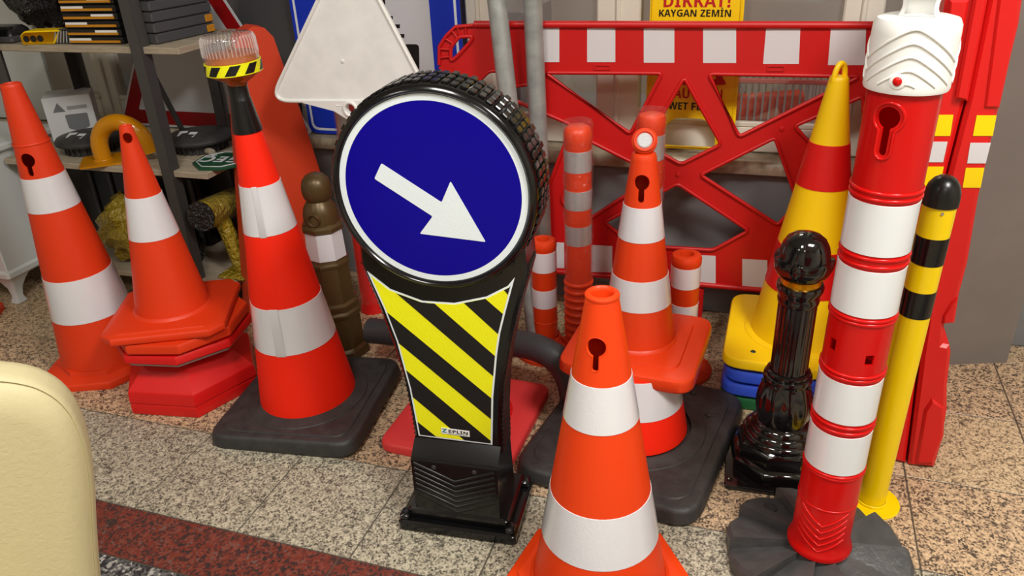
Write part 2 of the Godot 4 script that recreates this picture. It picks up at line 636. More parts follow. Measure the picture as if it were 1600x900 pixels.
	mat("carton_print", rgb(110, 112, 114), 0.6)
	mat("green_sign", rgb(16, 72, 44), 0.45)
	mat("teal", rgb(20, 120, 120), 0.5)
	mat("text_red", rgb(190, 16, 20), 0.5)
	mat("chrome", rgb(210, 210, 210), 0.15, {"metal": 1.0})
	mat("reflector", rgb(196, 198, 200), 0.3, {"normal": comb, "bump": 1.0, "scale": 14.0})
	mat("pink", rgb(206, 96, 96), 0.5)
	mat("lamp_face", rgb(255, 255, 255), 0.5, {"emit": rgb(255, 246, 232), "energy": 4.0})

# ------------------------------------------------------------------ the place
const ROOM_X0 := -4.4
const ROOM_X1 := 2.7
const WALL_Z := -2.6
const ROOM_Z1 := 3.2
const ROOM_H := 2.95

func _ready() -> void:
	# camera
	var cam := Camera3D.new()
	cam.name = "camera"
	add_child(cam)
	cam.position = Vector3(0, CAM_H, 0)
	cam.rotation_degrees = CAM_ROT
	cam.fov = rad_to_deg(2.0 * atan(450.0 / FOC))
	cam.near = 0.05
	cam.current = true
	cam_basis = cam.basis
	# surroundings and exposure
	var env := Environment.new()
	env.background_mode = Environment.BG_COLOR
	env.background_color = Color(0.02, 0.02, 0.025)
	env.tonemap_mode = Environment.TONE_MAPPER_LINEAR
	env.tonemap_exposure = 0.43
	env.sdfgi_enabled = true
	env.ssao_enabled = true
	env.ssil_enabled = true
	var we := WorldEnvironment.new()
	we.name = "surroundings"
	we.environment = env
	add_child(we)
	make_materials()
	# lamps of the room: square light panels set in the ceiling
	ceiling_lamp(Vector3(1.1, ROOM_H, -0.45), 20.0, "square ceiling light panel above the red and white bollard")
	ceiling_lamp(Vector3(-0.7, ROOM_H, 0.0), 11.0, "square ceiling light panel above the aisle before the cones")
	ceiling_lamp(Vector3(0.6, ROOM_H, 1.9), 4.0, "square ceiling light panel in the middle of the room")
	ceiling_lamp(Vector3(-2.4, ROOM_H, 1.0), 3.0, "square ceiling light panel near the cream chair")
	build_shell()
	build_floor()
	build_window()
	build_objects()

func ceiling_lamp(at: Vector3, energy: float, label: String) -> void:
	var o := thing("ceiling_light", label, "ceiling light", at, 0, "ceiling light panels")
	part("frame", MB.new().box(Vector3(0.64, 0.03, 0.64), xf(Vector3(0, -0.015, 0)), 0.004), M.white_plastic, o)
	part("diffuser", MB.new().box(Vector3(0.58, 0.006, 0.58), xf(Vector3(0, -0.033, 0))), M.lamp_face, o)
	var l := AreaLight3D.new()
	l.name = "glow"
	o.add_child(l)
	l.area_size = Vector2(0.58, 0.58)
	l.area_normalize_energy = true
	l.light_energy = energy
	l.light_color = Color(1.0, 0.985, 0.965)
	l.position = Vector3(0, -0.04, 0)
	l.rotation_degrees = Vector3(-90, 0, 0)
	l.shadow_enabled = true
	l.area_range = 14.0
	l.area_attenuation = 2.0

func slab(called: String, lo: Vector3, hi: Vector3, m: Material, parent: Node = null) -> MeshInstance3D:
	var o := part(called, MB.new().box(hi - lo, xf((lo + hi) / 2)), m, parent if parent else self)
	if parent == null: o.set_meta("kind", "structure")
	return o

func build_shell() -> void:
	slab("ceiling", V3(ROOM_X0, ROOM_H, -5.0), V3(ROOM_X1, ROOM_H + 0.15, ROOM_Z1), M.ceiling)
	slab("wall_left", V3(ROOM_X0 - 0.15, 0, -5.0), V3(ROOM_X0, ROOM_H, ROOM_Z1), M.wall_cream)
	slab("wall_right", V3(ROOM_X1, 0, -5.0), V3(ROOM_X1 + 0.15, ROOM_H, ROOM_Z1), M.wall_cream)
	slab("wall_front", V3(ROOM_X0, 0, ROOM_Z1), V3(ROOM_X1, ROOM_H, ROOM_Z1 + 0.15), M.wall_cream)
	slab("wall_inside", V3(ROOM_X0, 0, -5.0), V3(ROOM_X1, ROOM_H, -4.85), M.wall_cream)
	# grey wall under the window, and the header above it
	var wb := structure("wall_back")
	part("parapet", MB.new().box(V3(ROOM_X1 - ROOM_X0, 0.53, 0.16), xf(V3((ROOM_X0 + ROOM_X1) / 2, 0.265, WALL_Z - 0.08))), M.wall_grey, wb)
	part("header", MB.new().box(V3(ROOM_X1 - ROOM_X0, 0.6, 0.16), xf(V3((ROOM_X0 + ROOM_X1) / 2, ROOM_H - 0.3, WALL_Z - 0.08))), M.wall_cream, wb)
	var sx0 := ROOM_X0
	var sx1 := 0.55
	var prof := PackedVector3Array()
	var rings := []
	for x in [sx0, sx1]:
		var r := PackedVector3Array()
		for q in [[-0.16, 0.53], [0.028, 0.53], [0.036, 0.536], [0.04, 0.552], [0.036, 0.568], [0.026, 0.577], [-0.16, 0.583]]: r.push_back(V3(x, q[1], WALL_Z + q[0]))
		rings.append(r)
	part("sill", MB.new().loft(rings), M.sill_stone, wb)
	# grey pier at a slant beside the barriers
	var a := V3(0.42, 0, -2.361)
	var b := V3(0.763, 0, -2.48)
	var d := (b - a).normalized()
	var nrm := V3(d.z, 0, -d.x)
	if nrm.z > 0: nrm = -nrm
	var pr := MB.new()
	var foot := PackedVector3Array([a, b, b + nrm * 0.3, a + nrm * 0.12])
	var bot := PackedVector3Array()
	var top := PackedVector3Array()
	for p in foot:
		bot.push_back(p)
		top.push_back(p + V3(0, ROOM_H, 0))
	pr.loft([bot, top])
	var pier := part("pillar", pr, M.pillar_grey, self)
	pier.set_meta("kind", "structure")
	# pale door post further along the wall
	var post := structure("door_1")
	part("door_post", MB.new().box(V3(0.09, 2.3, 0.1), xf(V3(0.93, 1.15, -2.62)), 0.006), M.white_frame, post)
	part("door_leaf", MB.new().box(V3(0.85, 2.2, 0.045), xf(V3(1.42, 1.12, -2.66)), 0.004), M.white_frame, post)
	part("door_post", MB.new().box(V3(0.09, 2.3, 0.1), xf(V3(1.9, 1.15, -2.62)), 0.006), M.white_frame, post)
	part("door_plinth", MB.new().box(V3(0.13, 0.06, 0.14), xf(V3(0.93, 0.03, -2.6)), 0.004), M.sill_stone, post)
	slab("wall_side", V3(1.945, 0, WALL_Z - 0.16), V3(ROOM_X1, 2.35, WALL_Z), M.wall_grey)

func build_floor() -> void:
	var f := structure("floor")
	part("screed", MB.new().box(V3(ROOM_X1 - ROOM_X0, 0.1, ROOM_Z1 + 5.0), xf(V3((ROOM_X0 + ROOM_X1) / 2, -0.0525, (ROOM_Z1 - 5.0) / 2))), M.grout, f)
	# rows of granite tiles: [back edge, front edge, material, pitch along x, first joint]
	var px := 0.316
	var x0 := -1.803
	var rng := RandomNumberGenerator.new()
	rng.seed = 5
	var rows := [
		[-2.6, -2.474, "granite_salmon", px], [-2.474, -2.1485, "granite_salmon", px], [-2.1485, -1.823, "granite_tan", px], [-1.823, -1.4975, "granite_salmon", px],
		[-1.4975, -1.172, "granite_grey", px], [-1.172, -1.02, "granite_red", 0.632], [-1.02, -0.695, "granite_black", px], [-0.695, -0.37, "granite_grey", px],
		[-0.37, -0.045, "granite_grey", px], [-0.045, 0.28, "granite_tan", px]]
	var cache := {}
	var row_no := 0
	for r in rows:
		var pitch: float = r[3]
		var shift: float = 0.29 if r[2] == "granite_red" else 0.0
		var depth: float = r[1] - r[0]
		var key := "%.4f_%.4f" % [pitch, depth]
		if not cache.has(key): cache[key] = MB.new().box(V3(pitch - 0.0035, 0.02, depth - 0.0035), Transform3D.IDENTITY, 0.0012).mesh(20)
		var i := -7
		while true:
			var x := x0 + shift + pitch * i
			i += 1
			if x < -3.75: continue
			if x > 1.75: break
			var m: String = r[2]
			if row_no == 3 and x > 0.2 and x < 0.5: m = "granite_salmon"
			if m == "granite_salmon" and row_no < 3 and rng.randf() < 0.3: m = "granite_tan"
			part("tile", cache[key], M[m], f, xf(V3(x + pitch / 2, -0.01 + rng.randf_range(-0.0004, 0.0), (r[0] + r[1]) / 2)))
		row_no += 1
	# plain granite beyond the tiles in view
	part("paving", MB.new().box(V3(ROOM_X1 - ROOM_X0, 0.018, ROOM_Z1 - 0.284), xf(V3((ROOM_X0 + ROOM_X1) / 2, -0.009, (ROOM_Z1 + 0.284) / 2))), M.granite_grey, f)
	part("paving", MB.new().box(V3(0.6, 0.018, 2.88), xf(V3(-4.1, -0.009, -1.16))), M.granite_tan, f)
	part("paving", MB.new().box(V3(0.6, 0.018, 2.88), xf(V3(2.38, -0.009, -1.16))), M.granite_tan, f)
	part("paving", MB.new().box(V3(ROOM_X1 - ROOM_X0, 0.018, 2.1), xf(V3((ROOM_X0 + ROOM_X1) / 2, -0.009, -3.82))), M.granite_tan, f)

func build_window() -> void:
	var w := structure("window_1")
	var z := -2.68
	var bars := [[-4.3, -4.2], [-2.76, -2.66], [-1.06, -0.965], [-0.6, -0.455], [0.15, 0.262], [0.5, 0.55]]
	for b in bars:
		part("mullion", MB.new().box(V3(b[1] - b[0], 1.75, 0.06), xf(V3((b[0] + b[1]) / 2, 1.46, z)), 0.005), M.white_frame, w)
		if b[1] - b[0] > 0.09:
			part("bead", MB.new().box(V3(0.014, 1.7, 0.012), xf(V3((b[0] + b[1]) / 2, 1.46, z + 0.034)), 0.003), M.white_frame, w)
	for k in bars.size() - 1:
		var xa: float = bars[k][1]
		var xb: float = bars[k + 1][0]
		var xc := (xa + xb) / 2
		part("bottom_rail", MB.new().box(V3(xb - xa, 0.085, 0.06), xf(V3(xc, 0.626, z)), 0.005), M.white_frame, w)
		part("glazing_bead", MB.new().box(V3(xb - xa, 0.018, 0.02), xf(V3(xc, 0.676, z + 0.022)), 0.004), M.white_frame, w)
		part("top_rail", MB.new().box(V3(xb - xa, 0.08, 0.06), xf(V3(xc, 2.31, z)), 0.005), M.white_frame, w)
		part("pane", MB.new().box(V3(xb - xa, 1.62, 0.004), xf(V3(xc, 1.47, z))), M.glass, w)
	# what stands behind the glass
	var board := MB.new().box(V3(1.9, 1.5, 0.03), xf(V3(0, 0.75, 0)), 0.003)
	single("panel_board", board, M.brown_dark, "dark brown board behind the window glass beyond the shelf", "board", xf(V3(-2.0, 0.25, -2.85)))
	var tb := thing("display_table", "grey table behind the window glass", "table", V3(-0.1, 0, -3.35))
	part("table_top", MB.new().box(V3(1.7, 0.03, 0.7), xf(V3(0, 0.5, 0)), 0.004), M.grey_light, tb)
	for s in [[-0.8, -0.3], [0.8, -0.3], [-0.8, 0.3], [0.8, 0.3]]:
		part("leg", MB.new().box(V3(0.04, 0.485, 0.04), xf(V3(s[0], 0.2425, s[1])), 0.003), M.grey_plastic, tb)
	var cr := thing("slatted_crate", "pinkish clear slatted crate behind the glass", "crate", V3(0.04, 0.515, -3.2))
	part("crate_floor", MB.new().box(V3(0.42, 0.008, 0.3), xf(V3(0, 0.004, 0))), M.pink, cr)
	for i in 17:
		var x := -0.205 + i * 0.0256
		for s in [-1, 1]: part("slat", MB.new().box(V3(0.007, 0.2, 0.006), xf(V3(x, 0.108, 0.147 * s))), M.grey_light, cr)
	for s in [-1, 1]:
		part("crate_rim", MB.new().box(V3(0.43, 0.016, 0.012), xf(V3(0, 0.215, 0.149 * s)), 0.002), M.pink, cr)
		part("crate_end", MB.new().box(V3(0.008, 0.2, 0.3), xf(V3(0.21 * s, 0.108, 0))), M.pink, cr)
	var rl := thing("orange_roll", "rolled orange sheet lying in the slatted crate", "roll", V3(-0.06, 0.585, -3.2))
	part("roll_body", MB.new().tube([V3(-0.12, 0, 0.02), V3(0.14, 0.02, -0.02)], 0.06, 20), M.orange_dull, rl)
	var cab := thing("storage_cabinet", "grey cabinet with one dark door behind the window glass", "cabinet", V3(-1.25, 0, -3.4))
	part("body", MB.new().box(V3(0.46, 0.95, 0.4), xf(V3(0, 0.475, 0)), 0.006), M.grey_light, cab)
	part("door", MB.new().box(V3(0.4, 0.8, 0.02), xf(V3(0, 0.5, 0.21)), 0.004), M.grey_plastic, cab)
	var il := thing("inside_light", "small ceiling light of the room behind the window", "ceiling light", V3(-0.6, ROOM_H, -3.9))
	part("frame", MB.new().box(V3(0.44, 0.03, 0.44), xf(V3(0, -0.015, 0)), 0.004), M.white_plastic, il)
	part("diffuser", MB.new().box(V3(0.4, 0.006, 0.4), xf(V3(0, -0.033, 0))), M.lamp_face, il)
	var l := AreaLight3D.new()
	l.name = "glow"
	il.add_child(l)
	l.area_size = Vector2(0.4, 0.4)
	l.area_normalize_energy = true
	l.light_energy = 2.5
	l.light_color = Color(1.0, 0.95, 0.88)
	l.position = Vector3(0, -0.04, 0)
	l.rotation_degrees = Vector3(-90, 0, 0)
	l.shadow_enabled = true
	l.area_range = 10.0
	l.area_attenuation = 2.0

# ------------------------------------------------------------------ objects
func build_objects() -> void:
	build_cones()
	arrow_sign()
	build_bollards()
	build_posts()
	build_barriers()
	build_signs()
	build_shelf()
	build_chair()
	build_bits()

# ------------------------------------------------------------------ traffic cones
func cut_square(r: float, half_deg: float, corner_deg: float) -> PackedVector2Array:
	var out := PackedVector2Array()
	for i in 4:
		for s in [-1, 1]:
			var a := deg_to_rad(corner_deg + 90.0 * i + half_deg * s)
			out.push_back(V2(cos(a), sin(a)) * r)
	return out

func turned(p: PackedVector2Array, deg: float) -> PackedVector2Array:
	var out := PackedVector2Array()
	for q in p: out.push_back(q.rotated(deg_to_rad(deg)))
	return out

func scaled(p: PackedVector2Array, k: float) -> PackedVector2Array:
	var out := PackedVector2Array()
	for q in p: out.push_back(q * k)
	return out

# plinth under a cone: outline with a soft upper edge, a raised inner step and a collar
func plinth(p: PackedVector2Array, y0: float, t: float, inner := 0.84, rise := 0.01) -> MB:
	return stack_rings([[scaled(p, 0.985), y0], [p, y0 + 0.004], [p, y0 + t - 0.008], [scaled(p, 0.985), y0 + t - 0.002], [scaled(p, 0.965), y0 + t], [scaled(p, inner + 0.02), y0 + t + rise * 0.4], [scaled(p, inner), y0 + t + rise], [scaled(p, inner - 0.12), y0 + t + rise + 0.002]])

func lip(r: float, y: float) -> Array:
	return [V2(r, y), V2(r + 0.0015, y + 0.003), V2(r + 0.001, y + 0.007), V2(r - 0.003, y + 0.010), V2(r * 0.78, y + 0.0105), V2(r * 0.68, y + 0.008), V2(r * 0.62, y + 0.002), V2(r * 0.6, y - 0.04)]

func sleeve(r0: float, y0: float, r1: float, y1: float, proud := 0.0012, seg := 48) -> MB:
	return MB.new().lathe([V2(r0 - 0.0005, y0 - 0.0004), V2(r0 + proud, y0), V2(r1 + proud, y1), V2(r1 - 0.0005, y1 + 0.0004)], seg)

func cone_bands(o: Node, c: Dictionary, m: Material) -> void:
	for b in c.bands:
		var rr := func(y: float) -> float: return lerpf(c.r0, c.r1, (y - c.y0) / (c.y1 - c.y0))
		part("reflective_band", sleeve(rr.call(b[0]), b[0], rr.call(b[1]), b[1]), m, o)

func build_cones() -> void:
	var sheet: Material = M.sheet_white
	# --- front cone with an open ring at the top
	var p := V3(-0.268, 0, -1.243)
	var o := thing("traffic_cone", "bright orange cone with keyhole and open ring top standing before the black rubber base", "traffic cone", p)
	var c := {"r0": 0.1435, "y0": 0.055, "r1": 0.0305, "y1": 0.735, "bands": [[0.185, 0.301], [0.48, 0.575]]}
	var b := MB.new().shell(c.r0, c.y0, c.r1, c.y1, [keyhole(cam_angle(p) - deg_to_rad(13), 0.653, 0.0185, 0.0052, 0.607, 0.0442)], 60)
	b.lathe(lip(c.r1, c.y1), 48)
	for e in [[0.1535, 0.048, 0.1435, 0.06]]: b.lathe([V2(e[0], e[1]), V2((e[0] + e[2]) / 2, e[1] + 0.004), V2(e[2], e[3])], 60)
	part("body", b, M.orange, o)
	cone_bands(o, c, sheet)
	part("base", plinth(ngon(0.208, 8, -167), 0.0, 0.034, 0.86, 0.012), M.orange, o)
	var kr := MB.new()
	part("keyhole_rim", keyhole_rim(cam_angle(p) - deg_to_rad(13), 0.653, 0.0185, 0.0052, 0.607, 0.0442, c, 0.0022), M.orange, o)

	# --- tall cone at the far end of the row
	p = V3(-2.096, 0, -1.748)
	o = thing("traffic_cone", "tall orange cone with keyhole on an eight-sided base near the white cabinet", "traffic cone", p)
	lean(o, -0.019, 0.023)
	c = {"r0": 0.141, "y0": 0.055, "r1": 0.029, "y1": 0.945, "bands": [[0.217, 0.36], [0.58, 0.685]]}
	b = MB.new().shell(c.r0, c.y0, c.r1, c.y1, [keyhole(cam_angle(p) - deg_to_rad(29), 0.742, 0.021, 0.0075, 0.695, 0.055)], 56)
	b.lathe([V2(0.029, 0.945), V2(0.029, 0.952), V2(0.026, 0.957), V2(0.02, 0.958), V2(0.018, 0.953), V2(0.017, 0.92)], 40)
	b.lathe([V2(0.0518, 0.782), V2(0.0523, 0.785), V2(0.0508, 0.788)], 48)
	part("body", b, M.orange_deep, o)
	cone_bands(o, c, sheet)
	part("base", plinth(ngon(0.192, 8, -47), 0.0, 0.028, 0.8, 0.026), M.orange_deep, o)

	# --- stack of cones: four bases one on another
	p = V3(-1.723, 0, -1.713)
	var g := "cones nested in one stack"
	o = thing("traffic_cone", "red cone with the widest, six-sided base at the bottom of its stack", "traffic cone", p + V3(0.008, 0, -0.006), 0, g)
	var R8 := ngon(0.218, 6, -51)
	part("base", stack_rings([[scaled(R8, 0.985), 0.0], [R8, 0.004], [R8, 0.032], [scaled(R8, 0.985), 0.036], [scaled(R8, 0.985), 0.039], [scaled(R8, 1.0), 0.043], [scaled(R8, 0.985), 0.076], [scaled(R8, 0.965), 0.083], [scaled(R8, 0.62), 0.15], [scaled(R8, 0.5), 0.155]]), M.red, o)
	part("body", MB.new().lathe([V2(0.1, 0.15), V2(0.098, 0.175), V2(0.045, 0.48), V2(0.0, 0.48)], 40), M.red, o)
	o = thing("traffic_cone", "red cone with a grey-bottomed base, second from the floor in its stack", "traffic cone", p + V3(0.008, 0.176, -0.008), 0, g)
	R8 = ngon(0.212, 8, -12)
	part("base_plate", stack_rings([[scaled(R8, 0.93), 0.0], [scaled(R8, 0.95), 0.01]]), M.grey_light, o)
	part("base", stack_rings([[scaled(R8, 0.97), 0.01], [R8, 0.016], [R8, 0.032], [scaled(R8, 0.98), 0.04], [scaled(R8, 0.7), 0.043]]), M.red, o)
	part("body", MB.new().lathe([V2(0.092, 0.04), V2(0.045, 0.32), V2(0, 0.32)], 40), M.red, o)
	o = thing("traffic_cone", "orange cone with an eight-sided base, third from the floor in its stack", "traffic cone", p + V3(0.012, 0.221, -0.003), 0, g)
	R8 = ngon(0.206, 8, -8)
	part("base", stack_rings([[scaled(R8, 0.97), 0.0], [R8, 0.006], [R8, 0.026], [scaled(R8, 0.98), 0.033], [scaled(R8, 0.7), 0.036]]), M.orange_deep, o)
	part("body", MB.new().lathe([V2(0.092, 0.035), V2(0.045, 0.29), V2(0, 0.29)], 40), M.orange_deep, o)
	o = thing("traffic_cone", "orange cone with one white band and pierced tip on top of its stack", "traffic cone", p + V3(0, 0.258, 0), 0, g)
	c = {"r0": 0.11, "y0": 0.029, "r1": 0.0178, "y1": 0.59, "bands": [[0.272, 0.397]]}
	b = MB.new().shell(c.r0, c.y0, c.r1, c.y1, [keyhole(cam_angle(p) - deg_to_rad(8), 0.566, 0.0145, 0.0, 0.55, 0.0215)], 52)
	b.lathe([V2(0.0178, 0.59), V2(0.0165, 0.596), V2(0.0118, 0.598), V2(0.009, 0.595), V2(0.008, 0.58)], 32)
	b.lathe([V2(0.12, 0.025), V2(0.115, 0.033), V2(0.1085, 0.039)], 52)
	part("body", b, M.orange_deep, o)
	cone_bands(o, c, sheet)
	part("base", plinth(cut_square(0.226, 7, -19), 0.0, 0.023, 0.88, 0.006), M.orange_deep, o)

	# --- cone with a warning lamp
	p = V3(-1.266, 0, -1.690)
	o = thing("traffic_cone", "fluorescent red cone with two white bands on a square black rubber base, carrying a lamp", "traffic cone", p)
	lean(o, -0.026, 0.021)
	c = {"r0": 0.143, "y0": 0.06, "r1": 0.035, "y1": 0.875, "bands": [[0.262, 0.398], [0.605, 0.736]]}
	part("body", MB.new().shell(c.r0, c.y0, c.r1, c.y1, [], 60), M.fluorescent_red, o)
	cone_bands(o, c, sheet)
	for y in [[0.605, 0.736, 0.30], [0.262, 0.398, 0.42]]:
		var a: float = cam_angle(p) - y[2]
		var q0 := lerpf(c.r0, c.r1, (y[0] - c.y0) / (c.y1 - c.y0)) + 0.0012
		var q1 := lerpf(c.r0, c.r1, (y[1] - c.y0) / (c.y1 - c.y0)) + 0.0012
		part("band_overlap", MB.new().lathe([V2(q0, y[0] - 0.003), V2(q0 + 0.0016, y[0]), V2(q1 + 0.0016, y[1] + 0.002), V2(q1, y[1] + 0.003)], 6, Vector3.ZERO, a - 0.12, a + 0.12), sheet, o)
	part("top_sleeve", MB.new().lathe([V2(0.0355, 0.871), V2(0.0375, 0.872), V2(0.0365, 0.885), V2(0.0268, 0.95), V2(0.0262, 0.956), V2(0.025, 0.958), V2(0.0245, 0.99), V2(0.0, 0.99)], 40), M.black_satin, o)
	rubber_base(o, rrect(0.455, 0.455, 0.06), 7.0, 0.052, 0.15, M.black_rubber)
	warning_lamp(p + V3(-0.026, 0, 0.021) * 0.925 + V3(0, 0.985, 0))

	# --- pair of cones, one standing over the other
	p = V3(-0.289, 0, -1.785)
	g = "orange cones standing one over the other"
	o = thing("traffic_cone", "red-orange cone with a wide black rubber base under another orange cone", "traffic cone", p, 0, g)
	c = {"r0": 0.142, "y0": 0.06, "r1": 0.105, "y1": 0.262, "bands": [[0.155, 0.2615]]}
	part("body", MB.new().shell(c.r0, c.y0, c.r1, c.y1, [], 60).lathe([V2(0.105, 0.262), V2(0.06, 0.264), V2(0.0, 0.264)], 40).lathe([V2(0.07, 0.264), V2(0.016, 0.6), V2(0.0, 0.6)], 32, V3(-0.021, 0, -0.092)), M.fluorescent_red, o)
	cone_bands(o, c, sheet)
	rubber_base(o, rrect(0.5, 0.57, 0.075), -8.5, 0.05, 0.165, M.black_rubber)
	for e in [[0.135, -0.2], [0.19, -0.1]]:
		part("bolt_head", MB.new().lathe([V2(0.009, 0.053), V2(0.0085, 0.057), V2(0.005, 0.0585), V2(0.0, 0.058)], 14, V3(e[0], 0, e[1])), M.black_rubber, o)
	p = V3(-0.304, 0, -1.877)
	o = thing("traffic_cone", "orange cone with round reflector button and keyhole standing over another cone", "traffic cone", p, 0, g)
	c = {"r0": 0.099, "y0": 0.29, "r1": 0.032, "y1": 0.79, "bands": [[0.403, 0.486], [0.589, 0.677]]}
	b = MB.new().shell(c.r0, c.y0, c.r1, c.y1, [keyhole(cam_angle(p) - deg_to_rad(5), 0.742, 0.0195, 0.0065, 0.692, 0.0375)], 56)
	b.lathe([V2(0.032, 0.79), V2(0.0315, 0.798), V2(0.028, 0.806), V2(0.012, 0.812), V2(0.0, 0.812)], 40)
	b.lathe([V2(0.106, 0.285), V2(0.103, 0.293), V2(0.0985, 0.297)], 56)
	part("body", b, M.orange_post, o)
	cone_bands(o, c, sheet)
	var mb_base := turned(rrect(0.36, 0.36, 0.05), -3)
	part("base", stack_rings([[scaled(mb_base, 0.97), 0.238], [mb_base, 0.246], [mb_base, 0.266], [scaled(mb_base, 0.985), 0.274], [scaled(mb_base, 0.95), 0.278], [scaled(mb_base, 0.75), 0.28], [scaled(mb_base, 0.735), 0.287], [scaled(mb_base, 0.6), 0.288]]), M.orange_post, o)
	var tocam := (V3(0, 0, 0) - p)
	tocam.y = 0
	var face := Transform3D(Basis.looking_at(-tocam.normalized() - V3(0, 0.42, 0), Vector3.UP), V3(0, 0.835, 0.0))
	var lug := MB.new().prism(circle(V2(0, 0), 0.031, 36), -0.016, 0.016, 0.004, face)
	part("top_ring", lug, M.orange_post, o)
	part("ring_rim", MB.new().tube(lifted(circle(V2(0, 0), 0.0235, 36), 0.017, face), 0.0032, 8, false, true), M.orange_post, o)
	part("reflector_button", MB.new().prism(circle(V2(0, 0.0), 0.0185, 28), 0.012, 0.0195, 0.003, face), M.reflector, o)

	# --- red cone half hidden by the arrow sign
	p = V3(-0.775, 0, -1.755)
	o = thing("traffic_cone", "dull red cone on a square base, mostly hidden by the blue arrow sign", "traffic cone", p)
	part("body", MB.new().lathe([V2(0.135, 0.03), V2(0.128, 0.04), V2(0.122, 0.046), V2(0.03, 0.72), V2(0.026, 0.726), V2(0.0, 0.726)], 48), M.red, o)
	part("base", plinth(turned(rrect(0.39, 0.41, 0.045), -1.0), 0.0, 0.03, 0.9, 0.003), M.red_dusty, o)

	# --- yellow and red cone on a stack of bases
	p = V3(0.131, 0, -2.223)
	g = "large cones nested under the yellow one"
	var sq := rrect(0.43, 0.43, 0.06)
	var cols := [["green_cone", "green cone at the bottom of the stack under the yellow cone", 0.0], ["blue_cone", "blue cone just above the green one in the yellow cone's stack", 0.044], ["blue_cone", "blue cone directly under the yellow and red cone", 0.09]]
	for e in cols:
		o = thing("traffic_cone", e[1], "traffic cone", p + V3(0.006 if e[2] > 0.05 else 0.0, e[2], 0), 0, g)
		part("base", stack_rings([[scaled(sq, 0.96), 0.0], [scaled(sq, 0.985), 0.006], [scaled(sq, 0.985), 0.028], [scaled(sq, 0.96), 0.038], [scaled(sq, 0.7), 0.042]]), M[e[0]], o)
		part("body", MB.new().lathe([V2(0.13, 0.04), V2(0.024, 0.7), V2(0, 0.7)], 40), M[e[0]], o)
	o = thing("traffic_cone", "large yellow cone with two red bands and a loop at its tip", "traffic cone", p + V3(0, 0.136, 0), 0, g)
	lean(o, 0.008, 0.001)
	c = {"r0": 0.148, "y0": 0.028, "r1": 0.0245, "y1": 0.785, "bands": [[0.2, 0.33], [0.503, 0.622]]}
	b = MB.new().shell(c.r0, c.y0, c.r1, c.y1, [], 60)
	b.lathe([V2(0.0245, 0.785), V2(0.0235, 0.79), V2(0.02, 0.794), V2(0.0, 0.795)], 40)
	b.lathe([V2(0.166, 0.03), V2(0.164, 0.038), V2(0.157, 0.042), V2(0.145, 0.042)], 60)
	part("body", b, M.yellow, o)
	for e in c.bands:
		part("red_band", sleeve(lerpf(c.r0, c.r1, (e[0] - c.y0) / (c.y1 - c.y0)), e[0], lerpf(c.r0, c.r1, (e[1] - c.y0) / (c.y1 - c.y0)), e[1], 0.0014, 60), M.red, o)
	part("base", stack_rings([[scaled(sq, 0.97), 0.0], [sq, 0.006], [sq, 0.022], [scaled(sq, 0.985), 0.03], [scaled(sq, 0.95), 0.034], [scaled(sq, 0.6), 0.036]]), M.yellow, o)
	var arch := []
	for i in 13:
		var a := PI * i / 12.0
		arch.append(V3(cos(a) * 0.0135, 0.782 + sin(a) * 0.044, cos(a) * -0.0135))
	part("tip_loop", MB.new().tube(arch, 0.0075, 12), M.yellow, o)
	part("bolt_hole", MB.new().lathe([V2(0.008, 0.0352), V2(0.006, 0.0372), V2(0.0, 0.0372)], 12, V3(-0.13, 0, 0.16)), M.black_rubber, o)

func lifted(p: PackedVector2Array, z: float, t: Transform3D) -> Array:
	var out := []
	for q in p: out.append(t * V3(q.x, q.y, z))
	return out

# raised rim that follows the edge of a keyhole on a round wall
func keyhole_rim(ang: float, yc: float, rc: float, slot: float, ybot: float, rad: float, c: Dictionary, thick: float) -> MB:
	var path := []
	for q in keyhole(ang, yc, rc + thick * 0.4, slot + thick * 0.4, ybot - thick * 0.4, rad):
		var r := lerpf(c.r0, c.r1, (q.y - c.y0) / (c.y1 - c.y0))
		path.append(V3(cos(q.x) * r, q.y, -sin(q.x) * r))
	return MB.new().tube(path, thick * 0.5, 6, false, true)

func rubber_base(o: Node, p: PackedVector2Array, deg: float, t: float, collar: float, m: Material) -> void:
	var q := turned(p, deg)
	var base := part("base", stack_rings([[scaled(q, 0.965), 0.0], [scaled(q, 0.985), 0.006], [q, 0.014], [scaled(q, 0.985), t - 0.012], [scaled(q, 0.965), t - 0.004], [scaled(q, 0.935), t], [scaled(q, 0.86), t - 0.001], [scaled(q, 0.85), t + 0.0025], [scaled(q, 0.83), t + 0.003], [scaled(q, 0.3), t + 0.004]]), m, o)
	part("collar", MB.new().lathe([V2(collar + 0.03, t + 0.001), V2(collar + 0.026, t + 0.006), V2(collar + 0.006, t + 0.008), V2(collar - 0.006, t + 0.014), V2(collar - 0.012, t + 0.014)], 60), m, base)

